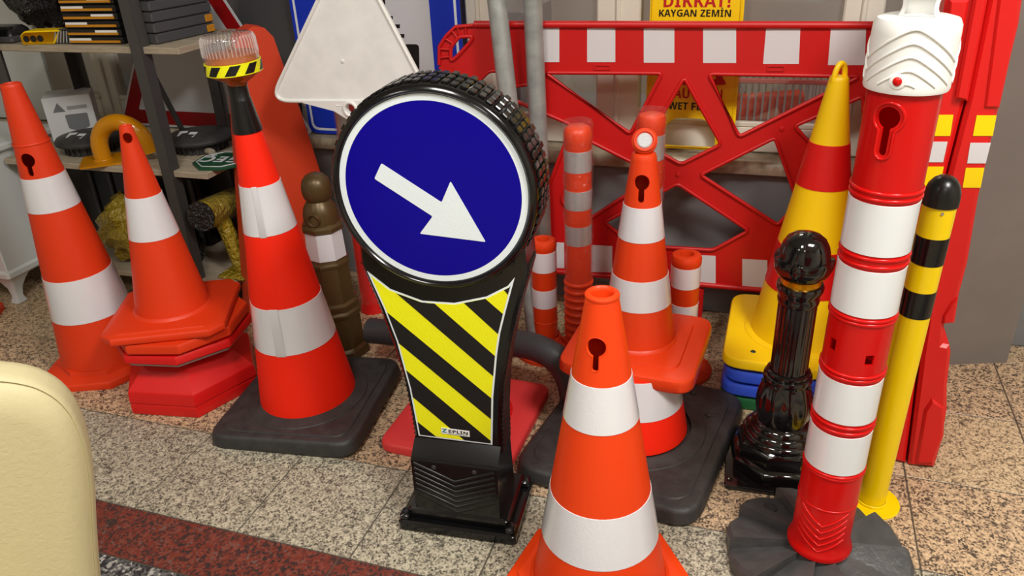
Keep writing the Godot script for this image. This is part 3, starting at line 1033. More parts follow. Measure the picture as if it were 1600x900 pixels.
func warning_lamp(at: Vector3) -> void:
	var o := thing("warning_lamp", "clear ribbed warning lamp with yellow and black striped band on a red cone", "warning lamp", at)
	lean(o, -0.026, 0.021)
	part("amber_bowl", MB.new().lathe([V2(0.0, 0.004), V2(0.024, 0.004), V2(0.026, 0.01), V2(0.045, 0.022), V2(0.062, 0.032), V2(0.065, 0.036), V2(0.065, 0.062), V2(0.06, 0.082), V2(0.02, 0.086), V2(0, 0.086)], 48), M.lens_amber, o)
	part("amber_core", MB.new().lathe([V2(0.0, 0.008), V2(0.05, 0.036), V2(0.055, 0.06), V2(0.03, 0.068), V2(0.0, 0.07)], 32), M.amber_paint, o)
	part("bulb", MB.new().lathe([V2(0.0, 0.086), V2(0.008, 0.09), V2(0.011, 0.1), V2(0.008, 0.112), V2(0, 0.115)], 16), M.chrome, o)
	part("striped_band", MB.new().lathe([V2(0.0655, 0.036), V2(0.0685, 0.036), V2(0.0685, 0.064), V2(0.0655, 0.064)], 60), M.yellow_sheet, o)
	for i in 9:
		var a := TAU * i / 9.0 + 0.1
		var m := MB.new()
		for k in 5:
			var a0 := a + 0.075 * k
			var a1 := a + 0.075 * (k + 1)
			var lo := 0.0385
			var hi := 0.0615
			var s := 0.26
			var r := 0.0691
			var q := func(x: float, y: float) -> Vector3: return V3(cos(x) * r, y, -sin(x) * r)
			for j in 6:
				var f0 := j / 6.0
				var f1 := (j + 1) / 6.0
				m.quad(q.call(a0 + s * f0, lerpf(lo, hi, f0)), q.call(a1 + s * f0, lerpf(lo, hi, f0)), q.call(a1 + s * f1, lerpf(lo, hi, f1)), q.call(a0 + s * f1, lerpf(lo, hi, f1)))
		part("black_stripe", m, M.black_print, o)
	part("lens", MB.new().lathe([V2(0.066, 0.066), V2(0.0665, 0.078), V2(0.0655, 0.114), V2(0.063, 0.122), V2(0.056, 0.127), V2(0.02, 0.13), V2(0.0, 0.13)], 60), M.lens_clear, o)
	for i in 44:
		var a := TAU * i / 44.0
		part("rib", MB.new().tube([V3(cos(a) * 0.0665, 0.08, -sin(a) * 0.0665), V3(cos(a) * 0.0655, 0.115, -sin(a) * 0.0655), V3(cos(a) * 0.061, 0.1245, -sin(a) * 0.061)], 0.0017, 5, false), M.lens_rib, o)

# ------------------------------------------------------------------ blue arrow sign
func extend(a: Vector2, b: Vector2) -> Array:
	var d := (b - a).normalized()
	return [a - d * 0.6, b + d * 0.6]

func arrow_sign() -> void:
	var P := V3(-0.643, 0, -1.405)
	var rot := 5.0
	var fr := V3(sin(deg_to_rad(rot)), 0, cos(deg_to_rad(rot)))
	var o := thing("arrow_sign", "black plastic sign with a round blue arrow disc over yellow and black stripes", "road sign", P, rot)
	# foot and lower box
	part("foot", MB.new().box(V3(0.296, 0.03, 0.208), xf(V3(0, 0.015, 0)), 0.006), M.black_gloss, o)
	part("foot_step", MB.new().box(V3(0.256, 0.03, 0.18), xf(V3(0, 0.042, -0.006)), 0.006), M.black_gloss, o)
	for s in [[-1, 1], [1, 1], [-1, -1], [1, -1]]:
		part("corner_block", MB.new().box(V3(0.024, 0.018, 0.03), xf(V3(0.132 * s[0], 0.038, 0.084 * s[1])), 0.004), M.black_gloss, o)
	var box := MB.new().prism(poly([[0.072, 0.05], [-0.078, 0.05], [-0.074, 0.198], [-0.07, 0.206], [-0.035, 0.238], [0.05, 0.238]]), -0.106, 0.106, 0.0, Transform3D(Basis(Vector3.UP, PI / 2), Vector3.ZERO))
	part("lower_box", box, M.black_gloss, o)
	for i in 7:
		var y := 0.058 + i * 0.0155
		part("chevron_rib", MB.new().tube([V3(-0.1, y + 0.042, 0.0735), V3(0, y, 0.0752), V3(0.1, y + 0.042, 0.0735)], 0.0045, 6), M.black_satin, o)
	for s in [-1, 1]:
		part("screw_hole", MB.new().lathe([V2(0.0, 0.0), V2(0.006, 0.0), V2(0.005, 0.0012), V2(0.0, 0.0012)], 14), M.black_rubber, o, Transform3D(Basis(Vector3.RIGHT, PI / 2), V3(0.05 * s, 0.186, 0.0745)))
	# racket-shaped body
	var cy := 0.866
	var R := 0.214
	var out := PackedVector2Array()
	for q in [[0.106, 0.2], [0.108, 0.3], [0.116, 0.4], [0.134, 0.5], [0.158, 0.6], [0.184, 0.69]]: out.push_back(V2(q[0], q[1]))
	for i in 41:
		var a := deg_to_rad(-32.0 + 244.0 * i / 40)
		out.push_back(V2(cos(a) * R * 0.995, cy + sin(a) * R * 0.995))
	for q in [[-0.184, 0.69], [-0.158, 0.6], [-0.134, 0.5], [-0.116, 0.4], [-0.108, 0.3], [-0.106, 0.2]]: out.push_back(V2(q[0], q[1]))
	var body := part("body", MB.new().prism(out, -0.06, 0.034, 0.006), M.black_gloss, o)
	# ridges across the edge of the body
	var rg := MB.new()
	for s in [-1, 1]:
		for i in 36:
			var y := 0.215 + i * 0.0135
			var x := 0.106
			var tab := [[0.2, 0.106], [0.3, 0.108], [0.4, 0.116], [0.5, 0.134], [0.6, 0.158], [0.69, 0.184], [0.75, 0.2]]
			for k in tab.size() - 1:
				if y >= tab[k][0] and y <= tab[k + 1][0]: x = lerpf(tab[k][1], tab[k + 1][1], (y - tab[k][0]) / (tab[k + 1][0] - tab[k][0]))
			if y > 0.7: continue
			rg.tube([V3(x * s, y + 0.012, -0.055), V3((x + 0.001) * s, y, 0.026)], 0.0028, 6)
	part("edge_ridges", rg, M.black_satin, body).set_meta("kind", "stuff")
	# round drum with tread
	var drum := part("drum", MB.new().lathe([V2(0.0, -0.062), V2(R - 0.01, -0.062), V2(R, -0.055), V2(R, 0.046), V2(R - 0.004, 0.053), V2(R - 0.012, 0.056), V2(R - 0.015, 0.053), V2(R - 0.017, 0.048), V2(0.0, 0.048)], 96), M.black_gloss, o, Transform3D(Basis(Vector3.RIGHT, PI / 2), V3(0, cy, 0)))
	var tr := MB.new()
	for i in 72:
		var a := TAU * i / 72
		for k in 3:
			var t := Transform3D(Basis(Vector3.BACK, a), V3(cos(a) * (R + 0.002), cy + sin(a) * (R + 0.002), 0.02 - k * 0.032 + (0.006 if i % 2 else 0.0)))
			tr.box(V3(0.007, 0.0135, 0.026), t, 0.0018)
	part("tread_blocks", tr, M.black_gloss, o).set_meta("kind", "stuff")
	# disc
	var zd := 0.0492
	var O := P + fr * zd
	var white := MB.new().plate(circle(V2(0.0, cy), 0.1965, 96), [circle(V2(0.0, cy), 0.1835, 96)], 0.048, zd, 0.05)
	part("white_ring", white, M.sign_white, o)
	part("blue_disc", MB.new().prism(circle(V2(0.0, cy), 0.1835, 96), 0.048, zd + 0.0001), M.sign_blue, o)
	var ar := PackedVector2Array()
	for q in [[596, 255], [585, 279], [676, 338], [656, 365], [759, 378], [704, 283], [690, 316]]:
		ar.push_back(on_plane(q[0], q[1], O, rot))
	part("arrow", MB.new().prism(rounded(ar, 0.003, 2), zd, zd + 0.0006), M.sign_white, o)
	# striped panel
	var zp := 0.0345
	O = P + fr * zp
	var zc := func(x: float, y: float) -> Vector2: return on_plane(560 + x / 3.0, 420 + y / 3.0, O, rot)
	var edge := PackedVector2Array()
	for q in [[40, 10], [120, 185], [180, 340], [240, 560], [283, 782], [628, 825], [632, 600], [650, 400], [665, 300], [690, 200], [733, 40], [700, 80], [600, 130], [450, 160], [300, 150], [150, 95]]:
		edge.push_back(zc.call(q[0], q[1]))
	part("panel_border", MB.new().prism(edge, zp - 0.002, zp), M.sign_white, o)
	var inner := edge.duplicate()
	if Geometry2D.is_polygon_clockwise(inner): inner.reverse()
	inner = Geometry2D.offset_polygon(inner, -0.0042)[0]
	part("yellow_panel", MB.new().prism(inner, zp - 0.001, zp + 0.0006), M.yellow_sheet, o)
	var L := func(a: Array) -> Array: return extend(zc.call(a[0], a[1]), zc.call(a[2], a[3]))
	var pairs := [[[675, 90, 700, 120], [760, 90, 790, 130]], [[495, 160, 662, 312], [590, 135, 682, 215]], [[150, 90, 640, 510], [355, 160, 648, 415]], [[125, 195, 630, 612], [180, 340, 628, 710]], [[225, 475, 628, 812], [255, 600, 500, 805]], [[280, 718, 370, 790], [200, 760, 290, 832]]]
	for e in pairs:
		var a: Array = L.call(e[0])
		var b: Array = L.call(e[1])
		for piece in Geometry2D.intersect_polygons(PackedVector2Array([a[0], a[1], b[1], b[0]]), inner):
			part("black_stripe", MB.new().prism(piece, zp, zp + 0.001), M.black_print, o)
	# maker's sticker
	var s0: Vector2 = zc.call(388, 742)
	var s1: Vector2 = zc.call(523, 787)
	var w := s1.x - s0.x
	var h := absf(s0.y - s1.y) - 0.002
	var mid := (s0 + s1) / 2
	var st := part("sticker", MB.new().box(V3(w, h, 0.0008)), M.white_plastic, o, xf(V3(mid.x, mid.y, zp + 0.0014), V3(0, 0, -1.0)))
	lettering("EPLIN", h * 0.5, M.black_print, st, xf(V3(w * 0.1, h * 0.06, 0.0005)), true, 1.5)
	lettering("Z", h * 0.66, M.teal, st, xf(V3(-w * 0.385, h * 0.06, 0.0005)), true, 1.5)
	part("underline", MB.new().box(V3(w * 0.72, h * 0.05, 0.0006), xf(V3(w * 0.08, -h * 0.33, 0.0005))), M.carton_print, st)

# ------------------------------------------------------------------ bollards
func wrapped_path(pts: Array, r: float) -> Array:
	# (angle, height) points laid on a round wall
	var out := []
	for q in pts: out.append(V3(cos(q[0]) * r, q[1], -sin(q[0]) * r))
	return out

func rib_ring(r: float, y: float, t: float, seg := 56) -> MB:
	var prof := []
	for i in 9:
		var a := -PI / 2 + PI * i / 8.0
		prof.append(V2(r + cos(a) * t, y + sin(a) * t * 1.25))
	return MB.new().lathe(prof, seg)

func build_bollards() -> void:
	# --- big red and white bollard on a black rubber wheel base
	var P := V3(0.186, 0, -1.462)
	var o := thing("delineator_bollard", "tall red bollard with white bands and a white grip cap on a fluted black base", "bollard", P)
	lean(o, 0.008, 0.001)
	var ca := cam_angle(P)
	var ka := ca - deg_to_rad(17)
	var rr := func(y: float) -> float: return lerpf(0.0605, 0.0582, (y - 0.1) / 1.0)
	var kh := keyhole(ka, 1.036, 0.0185, 0.0062, 0.972, 0.0585)
	var sq := func(a: float, y: float, w: float, h: float) -> PackedVector2Array:
		return PackedVector2Array([V2(a - w / 0.059, y - h), V2(a + w / 0.059, y - h), V2(a + w / 0.059, y + h), V2(a - w / 0.059, y + h)])
	var b := MB.new().shell(0.0582, 0.93, 0.0582, 1.09, [kh], 64)
	b.shell(0.0595, 0.53, 0.0582, 0.93, [sq.call(ca + 0.48, 0.575, 0.008, 0.011), sq.call(ca - 0.78, 0.59, 0.008, 0.013)], 64)
	b.lathe([V2(0.068, 0.06), V2(0.069, 0.066), V2(0.067, 0.073), V2(0.063, 0.08), V2(0.061, 0.1), V2(0.0595, 0.53)], 64)
	part("body", b, M.red_gloss, o)
	var c := {"r0": 0.0582, "y0": 0.9, "r1": 0.0582, "y1": 1.1}
	part("keyhole_rim", keyhole_rim(ka, 1.036, 0.0225, 0.0102, 0.968, 0.0585, c, 0.0065), M.red_gloss, o)
	for e in [[0.297, 0.392], [0.423, 0.517], [0.665, 0.759], [0.789, 0.885]]:
		part("white_band", MB.new().lathe([V2(rr.call(e[0]), e[0]), V2(rr.call(e[0]) + 0.0012, e[0] + 0.0005), V2(rr.call(e[1]) + 0.0012, e[1] - 0.0005), V2(rr.call(e[1]), e[1])], 64), M.sheet_smooth, o)
	for y in [0.29, 0.401, 0.414, 0.526, 0.535, 0.65, 0.658, 0.767, 0.782, 0.893, 0.905, 0.284]:
		part("rib_ring", rib_ring(rr.call(y) + 0.0002, y, 0.003), M.red_gloss, o)
	for i in 5:
		var y0 := 0.083 + i * 0.018
		var path := []
		for k in 9:
			var f := -1.0 + k / 4.0
			path.append([ca + f * 0.85, y0 + absf(f) * 0.036 + 0.0])
		part("chevron_rib", MB.new().tube(wrapped_path(path, 0.0615), 0.0026, 6), M.red_gloss, o)
	part("seam_ring", rib_ring(0.0598, 0.198, 0.0022), M.red_gloss, o)
	# grip cap
	var cap := part("cap", MB.new().lathe([V2(0.058, 1.076), V2(0.0655, 1.076), V2(0.0668, 1.08), V2(0.0668, 1.09), V2(0.0662, 1.165), V2(0.0655, 1.178), V2(0.061, 1.187), V2(0.05, 1.19), V2(0.0, 1.19)], 64), M.white_plastic, o)
	for e in [[0.3, 0, 5], [2.75, 0, 4], [-2.15, 0, 4]]:
		for i in range(e[1], e[2]):
			var path := []
			for k in 37:
				var f := -1.22 + k * 0.0678
				var y: float = 1.178 - i * 0.021 - 0.05 * (sqrt(f * f + 0.035) - 0.187)
				if y < 1.087: continue
				path.append([ka + e[0] + f, y])
			if path.size() > 3: part("wave_ridge", MB.new().tube(wrapped_path(path, 0.0662), 0.0026, 6), M.white_plastic, cap)
	var bt := Transform3D(Basis(Vector3.UP, ka + 0.1) * Basis(Vector3.FORWARD, PI / 2), V3(cos(ka + 0.1) * 0.066, 1.098, -sin(ka + 0.1) * 0.066))
	part("button_ring", MB.new().lathe([V2(0.0125, -0.002), V2(0.0125, 0.002), V2(0.009, 0.003), V2(0.0, 0.003)], 28), M.white_plastic, cap, bt)
	part("red_button", MB.new().lathe([V2(0.0072, 0.0), V2(0.0072, 0.0035), V2(0.005, 0.006), V2(0.0, 0.0065)], 24), M.red_gloss, cap, bt)
	var hd := MB.new().prism(rounded(poly([[-0.032, 0], [0.032, 0], [0.026, 0.012], [0.026, 0.03], [0.045, 0.045], [0.045, 0.07], [-0.045, 0.07], [-0.045, 0.045], [-0.026, 0.03], [-0.026, 0.012]]), 0.008, 3), -0.02, 0.02, 0.006, Transform3D(Basis(Vector3.UP, ca + PI / 2), V3(0, 1.187, 0)))
	part("handle", hd, M.white_plastic, cap)
	# wheel-shaped rubber base in ten wedges
	for i in 10:
		var a0 := TAU * i / 10 + 0.2
		var a1 := TAU * (i + 1) / 10 + 0.2
		var am := (a0 + a1) / 2
		var bot := PackedVector3Array()
		var mid := PackedVector3Array()
		var top := PackedVector3Array()
		var set_ := [[a0, 0.06], [a0, 0.194], [lerpf(a0, a1, 0.34), 0.2], [lerpf(a0, a1, 0.67), 0.2], [a1, 0.194], [a1, 0.06]]
		for k in set_.size():
			var d := V3(cos(set_[k][0]), 0, -sin(set_[k][0]))
			var r: float = set_[k][1]
			var f: float = clampf((set_[k][0] - a0) / (a1 - a0), 0, 1)
			var y := lerpf(0.04, 0.06, f) if r < 0.1 else lerpf(0.02, 0.056, f)
			bot.push_back(d * r)
			mid.push_back(d * r + V3(0, y - 0.008, 0))
			top.push_back(d * (r - (0.008 if r > 0.1 else 0.0)) + V3(0, y, 0))
		var wd := part("base_wedge", MB.new().loft([bot, mid, top]), M.grey_rubber, o)
		if i % 5 == 3:
			part("bolt_hole", MB.new().lathe([V2(0.016, 0.0), V2(0.0155, 0.003), V2(0.0, 0.003)], 20), M.black_print, wd, xf(V3(cos(am) * 0.145, 0.0425, -sin(am) * 0.145), V3(0, 0, 0)))
	part("base_hub", MB.new().lathe([V2(0.062, 0.0), V2(0.062, 0.06), V2(0.058, 0.062), V2(0.0, 0.062)], 40), M.grey_rubber, o)

	# --- yellow and black bollard
	P = V3(0.318, 0, -1.700)
	o = thing("steel_bollard", "yellow steel bollard with two black bands and a black dome cap", "bollard", P)
	lean(o, 0.014, 0.003)
	part("tube", MB.new().lathe([V2(0.032, 0.006), V2(0.032, 0.795)], 48), M.yellow_gloss, o)
	part("weld", rib_ring(0.033, 0.009, 0.003, 48), M.yellow_gloss, o)
	for e in [[0.537, 0.599], [0.662, 0.723]]: part("black_band", sleeve(0.032, e[0], 0.032, e[1], 0.0008), M.black_gloss, o)
	part("dome_cap", MB.new().lathe([V2(0.031, 0.789), V2(0.0345, 0.79), V2(0.0345, 0.806), V2(0.0335, 0.818), V2(0.0295, 0.832), V2(0.022, 0.843), V2(0.012, 0.85), V2(0.0, 0.852)], 48), M.black_satin, o)
	var ya := cam_angle(P)
	part("cap_screw", MB.new().lathe([V2(0.0035, 0), V2(0.003, 0.0018), V2(0.0, 0.0022)], 14), M.chrome, o, Transform3D(Basis(Vector3.UP, ya + 0.25) * Basis(Vector3.FORWARD, PI / 2), V3(cos(ya + 0.25) * 0.0322, 0.781, -sin(ya + 0.25) * 0.0322)))
	part("floor_flange", MB.new().lathe([V2(0.066, 0.0), V2(0.066, 0.0045), V2(0.0645, 0.006), V2(0.03, 0.006)], 48), M.yellow_gloss, o)

	# --- ornate black bollard
	P = V3(0.09, 0, -1.788)
	o = thing("ornate_bollard", "ornate glossy black bollard with acorn cap and gold ring", "bollard", P)
	var K: Material = M.black_paint
	var pl := turned(rrect(0.262, 0.262, 0.012, 2), 3)
	var plate_ := part("base_plate", stack_rings([[pl, 0.0], [pl, 0.01], [scaled(pl, 0.985), 0.013]]), K, o)
	for s in [[-1, -1], [1, -1], [-1, 1], [1, 1]]:
		part("bolt_head", MB.new().lathe([V2(0.007, 0.013), V2(0.006, 0.0165), V2(0.0, 0.0175)], 12, V3(0.112 * s[0], 0, 0.112 * s[1])), K, plate_)
	var oc := ngon(1.0, 8, 22.5 + 8)
	part("octagon_tiers", stack_rings([[scaled(oc, 0.124), 0.012], [scaled(oc, 0.122), 0.042], [scaled(oc, 0.117), 0.048], [scaled(oc, 0.108), 0.052], [scaled(oc, 0.106), 0.085], [scaled(oc, 0.1), 0.094], [scaled(oc, 0.085), 0.106]]), K, o)
	part("rings", MB.new().lathe([V2(0.095, 0.1), V2(0.096, 0.108), V2(0.092, 0.114), V2(0.086, 0.116), V2(0.085, 0.124), V2(0.079, 0.13), V2(0.075, 0.132), V2(0.074, 0.14), V2(0.068, 0.146), V2(0.06, 0.15)], 48), K, o)
	# bulb with leaf-like flutes
	var bulb := MB.new()
	var rings := []
	for j in 15:
		var f := j / 14.0
		var y := 0.148 + f * 0.125
		var r := 0.056 + 0.0155 * sin(PI * (0.12 + f * 0.8)) - 0.008 * f
		var ring := PackedVector3Array()
		for i in 64:
			var a := TAU * i / 64
			var k := r + 0.0026 * cos(a * 10 + f * 2.2) * sin(PI * f)
			ring.push_back(V3(cos(a) * k, y, -sin(a) * k))
		rings.append(ring)
	bulb.loft(rings)
	part("bulb", bulb, K, o, Transform3D.IDENTITY, 60)
	part("bulb_ring", MB.new().lathe([V2(0.05, 0.27), V2(0.058, 0.272), V2(0.0605, 0.279), V2(0.058, 0.286), V2(0.052, 0.288), V2(0.054, 0.291), V2(0.053, 0.297), V2(0.046, 0.3)], 48), K, o)
	for i in 8:
		var a := TAU * i / 8.0 + 0.3
		part("ring_stud", MB.new().lathe([V2(0.0, -0.007), V2(0.006, -0.004), V2(0.007, 0.0), V2(0.006, 0.004), V2(0.0, 0.007)], 10), K, o, xf(V3(cos(a) * 0.058, 0.268, -sin(a) * 0.058)))
	var col := MB.new()
	rings = []
	for y in [0.298, 0.31, 0.49]:
		var ring := PackedVector3Array()
		for i in 96:
			var a := TAU * i / 96
			var k := 0.0445 + (0.0 if y < 0.3 else 0.0018 * (absf(sin(a * 8)) - 0.5))
			ring.push_back(V3(cos(a) * k, y, -sin(a) * k))
		rings.append(ring)
	col.loft(rings)
	part("fluted_column", col, K, o, Transform3D.IDENTITY, 60)
	part("capital", MB.new().lathe([V2(0.044, 0.486), V2(0.0475, 0.49), V2(0.0485, 0.5), V2(0.047, 0.506), V2(0.05, 0.515), V2(0.054, 0.526), V2(0.0548, 0.533), V2(0.052, 0.54), V2(0.046, 0.542), V2(0.0, 0.543)], 56), K, o)
	part("gold_ring", MB.new().lathe([V2(0.043, 0.541), V2(0.0465, 0.542), V2(0.0465, 0.556), V2(0.043, 0.557)], 48), M.gold, o)
	var ac := MB.new()
	rings = []
	var prof := [[0.0, 0.556], [0.046, 0.557], [0.058, 0.566], [0.0655, 0.583], [0.0675, 0.598], [0.064, 0.606], [0.058, 0.609], [0.0565, 0.62], [0.052, 0.637], [0.043, 0.653], [0.03, 0.663], [0.014, 0.668], [0.0006, 0.669]]
	for e in prof:
		var ring := PackedVector3Array()
		for i in 56:
			var a := TAU * i / 56
			var k: float = e[0]
			if e[1] > 0.57 and e[1] < 0.607: k += 0.0022 * cos(a * 7)
			elif e[1] >= 0.615 and e[1] < 0.66: k += 0.0008 * cos(a * 7)
			ring.push_back(V3(cos(a) * k, e[1] + (0.004 * cos(a * 7) if e[1] > 0.59 and e[1] < 0.607 else 0.0), -sin(a) * k))
		rings.append(ring)
	ac.loft(rings, false, false)
	part("acorn_cap", ac, K, o, Transform3D.IDENTITY, 50)

	# --- bronze bollard behind the lamp cone
	P = V3(-1.345, 0, -2.02)
	o = thing("bronze_bollard", "bronze-brown eight-sided bollard with ball top and one white band", "bollard", P)
	var B: Material = M.bronze
	var og := ngon(1.0, 8, 10)
	part("body", stack_rings([[scaled(og, 0.095), 0.0], [scaled(og, 0.095), 0.03], [scaled(og, 0.085), 0.04], [scaled(og, 0.082), 0.15], [scaled(og, 0.088), 0.158], [scaled(og, 0.088), 0.17], [scaled(og, 0.08), 0.178], [scaled(og, 0.082), 0.19], [scaled(og, 0.082), 0.2], [scaled(og, 0.072), 0.208], [scaled(og, 0.067), 0.33], [scaled(og, 0.072), 0.338], [scaled(og, 0.072), 0.348], [scaled(og, 0.064), 0.358], [scaled(og, 0.061), 0.46]]), B, o)
	part("white_band", stack_rings([[scaled(og, 0.0655), 0.362], [scaled(og, 0.066), 0.364], [scaled(og, 0.0628), 0.45], [scaled(og, 0.062), 0.452]]), M.sheet_white, o)
	part("collar", stack_rings([[scaled(og, 0.062), 0.452], [scaled(og, 0.068), 0.458], [scaled(og, 0.068), 0.47], [scaled(og, 0.06), 0.478], [scaled(og, 0.055), 0.482]]), B, o)
	part("neck", MB.new().lathe([V2(0.056, 0.478), V2(0.055, 0.51), V2(0.05, 0.53), V2(0.041, 0.545), V2(0.036, 0.552)], 40), B, o)
	part("ball", MB.new().lathe([V2(0.034, 0.548), V2(0.043, 0.562), V2(0.047, 0.58), V2(0.046, 0.6), V2(0.041, 0.618), V2(0.03, 0.632), V2(0.014, 0.639), V2(0.0, 0.64)], 40), B, o)
	var ba := cam_angle(P) - 0.42
	var bx := Transform3D(Basis(Vector3.UP, ba) * Basis(Vector3.FORWARD, PI / 2), V3(cos(ba) * 0.05, 0.502, -sin(ba) * 0.05))
	part("eye_ring", MB.new().lathe([V2(0.021, -0.01), V2(0.021, 0.008), V2(0.0185, 0.011), V2(0.016, 0.008), V2(0.0155, -0.004)], 28), B, o, bx)
	part("eye_hole", MB.new().lathe([V2(0.0155, 0.003), V2(0.0, 0.0032)], 24), M.black_print, o, bx)

# ------------------------------------------------------------------ flexible posts and pipes
func flexible_post(o: Node, r: float, h: float, bands: Array, base_h := 0.03) -> void:
	part("body", MB.new().lathe([V2(r * 1.15, base_h - 0.02), V2(r * 1.05, base_h + 0.01), V2(r, base_h + 0.04), V2(r, h - 0.03), V2(r * 1.04, h - 0.026), V2(r * 1.04, h - 0.012), V2(r * 0.95, h - 0.003), V2(r * 0.72, h), V2(r * 0.5, h - 0.001), V2(r * 0.46, h - 0.01), V2(r * 0.44, h - 0.05)], 40), M.orange_post, o)
	for b in bands: part("reflective_band", sleeve(r, b[0], r, b[1], 0.0008, 40), b[2], o)

func build_posts() -> void:
	# two short posts
	var g := "short orange posts"
	var P := V3(-0.662, 0, -2.187)
	var o := thing("flexible_post", "short orange post with two white bands beside the blue arrow sign", "delineator post", P, 0, g)
	flexible_post(o, 0.0405, 0.412, [[0.309, 0.376, M.sheet_white], [0.181, 0.245, M.sheet_white]])
	part("base", MB.new().lathe([V2(0.1, 0.0), V2(0.1, 0.012), V2(0.09, 0.02), V2(0.06, 0.035), V2(0.05, 0.06), V2(0.0475, 0.062), V2(0.044, 0.063)], 40), M.orange_post, o)
	part("seam_ring", rib_ring(0.0405, 0.125, 0.0015, 40), M.orange_post, o)
	for i in 8:
		var a := TAU * i / 8
		part("base_rib", MB.new().tube([V3(cos(a) * 0.048, 0.066, -sin(a) * 0.048), V3(cos(a + 0.3) * 0.068, 0.034, -sin(a + 0.3) * 0.068), V3(cos(a + 0.5) * 0.092, 0.02, -sin(a + 0.5) * 0.092)], 0.004, 6), M.orange_post, o)
	P = V3(-0.216, 0, -2.18)
	o = thing("flexible_post", "short orange post with white bands standing behind the pair of stacked orange cones", "delineator post", P, 0, g)
	flexible_post(o, 0.0435, 0.41, [[0.309, 0.375, M.sheet_white], [0.168, 0.251, M.sheet_white]])
	part("base", MB.new().lathe([V2(0.1, 0.0), V2(0.1, 0.012), V2(0.09, 0.02), V2(0.06, 0.035), V2(0.05, 0.06), V2(0.044, 0.063)], 40), M.orange_post, o)
	for i in 8:
		var a := TAU * i / 8
		part("base_rib", MB.new().tube([V3(cos(a) * 0.048, 0.066, -sin(a) * 0.048), V3(cos(a + 0.3) * 0.068, 0.034, -sin(a + 0.3) * 0.068), V3(cos(a + 0.5) * 0.092, 0.02, -sin(a + 0.5) * 0.092)], 0.004, 6), M.orange_post, o)
	# tall posts still in their clear film
	var silver: Material = M.sheet_grey
	P = V3(-0.538, 0, -2.146)
	o = thing("wrapped_post", "tall orange and silver post in crinkled clear film beside a short post", "delineator post", P, 0, "posts wrapped in clear film")
	part("body", MB.new().lathe([V2(0.046, 0.02), V2(0.042, 0.06), V2(0.04, 0.1), V2(0.0395, 0.745), V2(0.041, 0.748), V2(0.0405, 0.77), V2(0.036, 0.785), V2(0.024, 0.792), V2(0.0, 0.792)], 40), M.orange_post, o)
	for b in [[0.66, 0.722], [0.545, 0.603], [0.431, 0.492]]: part("silver_band", sleeve(0.0395, b[0], 0.0395, b[1], 0.0008, 40), silver, o)
	for i in 9: part("flex_ring", rib_ring(0.0405, 0.09 + i * 0.026, 0.006, 40), M.orange_post, o)
	part("base", MB.new().lathe([V2(0.095, 0.0), V2(0.095, 0.012), V2(0.06, 0.03), V2(0.046, 0.05)], 40), M.orange_post, o)
	part("clear_film", film(0.0435, 0.05, 0.806, 31), M.wrap, o, Transform3D.IDENTITY, 20)
	P = V3(-0.338, 0, -2.2)
	o = thing("wrapped_post", "tall orange and silver post in clear film behind the cone with the reflector button", "delineator post", P, 0, "posts wrapped in clear film")
	part("body", MB.new().lathe([V2(0.044, 0.02), V2(0.0395, 0.06), V2(0.0385, 0.775), V2(0.04, 0.778), V2(0.0395, 0.806), V2(0.036, 0.815), V2(0.024, 0.82), V2(0.0, 0.82)], 40), M.orange_post, o)
	for b in [[0.69, 0.762], [0.545, 0.603], [0.431, 0.492]]: part("silver_band", sleeve(0.0385, b[0], 0.0385, b[1], 0.0008, 40), silver, o)
	part("base", MB.new().lathe([V2(0.09, 0.0), V2(0.09, 0.012), V2(0.06, 0.03), V2(0.044, 0.05)], 40), M.orange_post, o)
	part("clear_film", film(0.0425, 0.05, 0.832, 37), M.wrap, o, Transform3D.IDENTITY, 20)
	# a third film-wrapped post whose white and red top shows under the triangular sign
	P = at_z(546, 205, -2.32)
	P.y = 0
	o = thing("wrapped_post", "film-wrapped red and white post showing under the white triangular sign", "delineator post", P, 0, "posts wrapped in clear film")
	part("body", MB.new().lathe([V2(0.05, 0.0), V2(0.042, 0.04), V2(0.04, 0.78), V2(0.03, 0.8), V2(0, 0.8)], 32), M.red, o)
	part("silver_band", sleeve(0.04, 0.655, 0.04, 0.76, 0.001, 32), M.sheet_grey, o)
	part("clear_film", film(0.045, 0.04, 0.81, 41), M.wrap, o, Transform3D.IDENTITY, 20)
	# two steel pipes leaning on the wall
	var a := at_z(776, 0, -2.3)
	var b2 := at_z(798, 190, -2.26)
	var d := (a - b2) / (a.y - b2.y)
	var foot := b2 - d * b2.y
	steel_pipe(foot, foot + d * 1.9, "galvanised steel pipe leaning by the barrier's handle")
	a = at_z(832, 0, -2.352)
	b2 = at_z(848, 360, -2.345)
	d = (a - b2) / (a.y - b2.y)
	foot = b2 - d * b2.y
	steel_pipe(foot, foot + d * 1.9, "galvanised steel pipe behind the shortest orange post")

func film(r: float, y0: float, y1: float, seed_: int) -> MB:
	var f := noise(FastNoiseLite.TYPE_SIMPLEX, 24.0, seed_, 3)
	var rings := []
	var k := int((y1 - y0) / 0.016)
	for j in k + 1:
		var y := y0 + (y1 - y0) * j / k
		var ring := PackedVector3Array()
		var shrink := 1.0 if j < k - 1 else (1.06 if j < k else 0.9)
		for i in 28:
			var an := TAU * i / 28
			var rr := (r + 0.0045 * f.get_noise_3d(cos(an) * 0.1, y, sin(an) * 0.1)) * shrink
			ring.push_back(V3(cos(an) * rr, y, -sin(an) * rr))
		rings.append(ring)
	return MB.new().loft(rings, false, true)

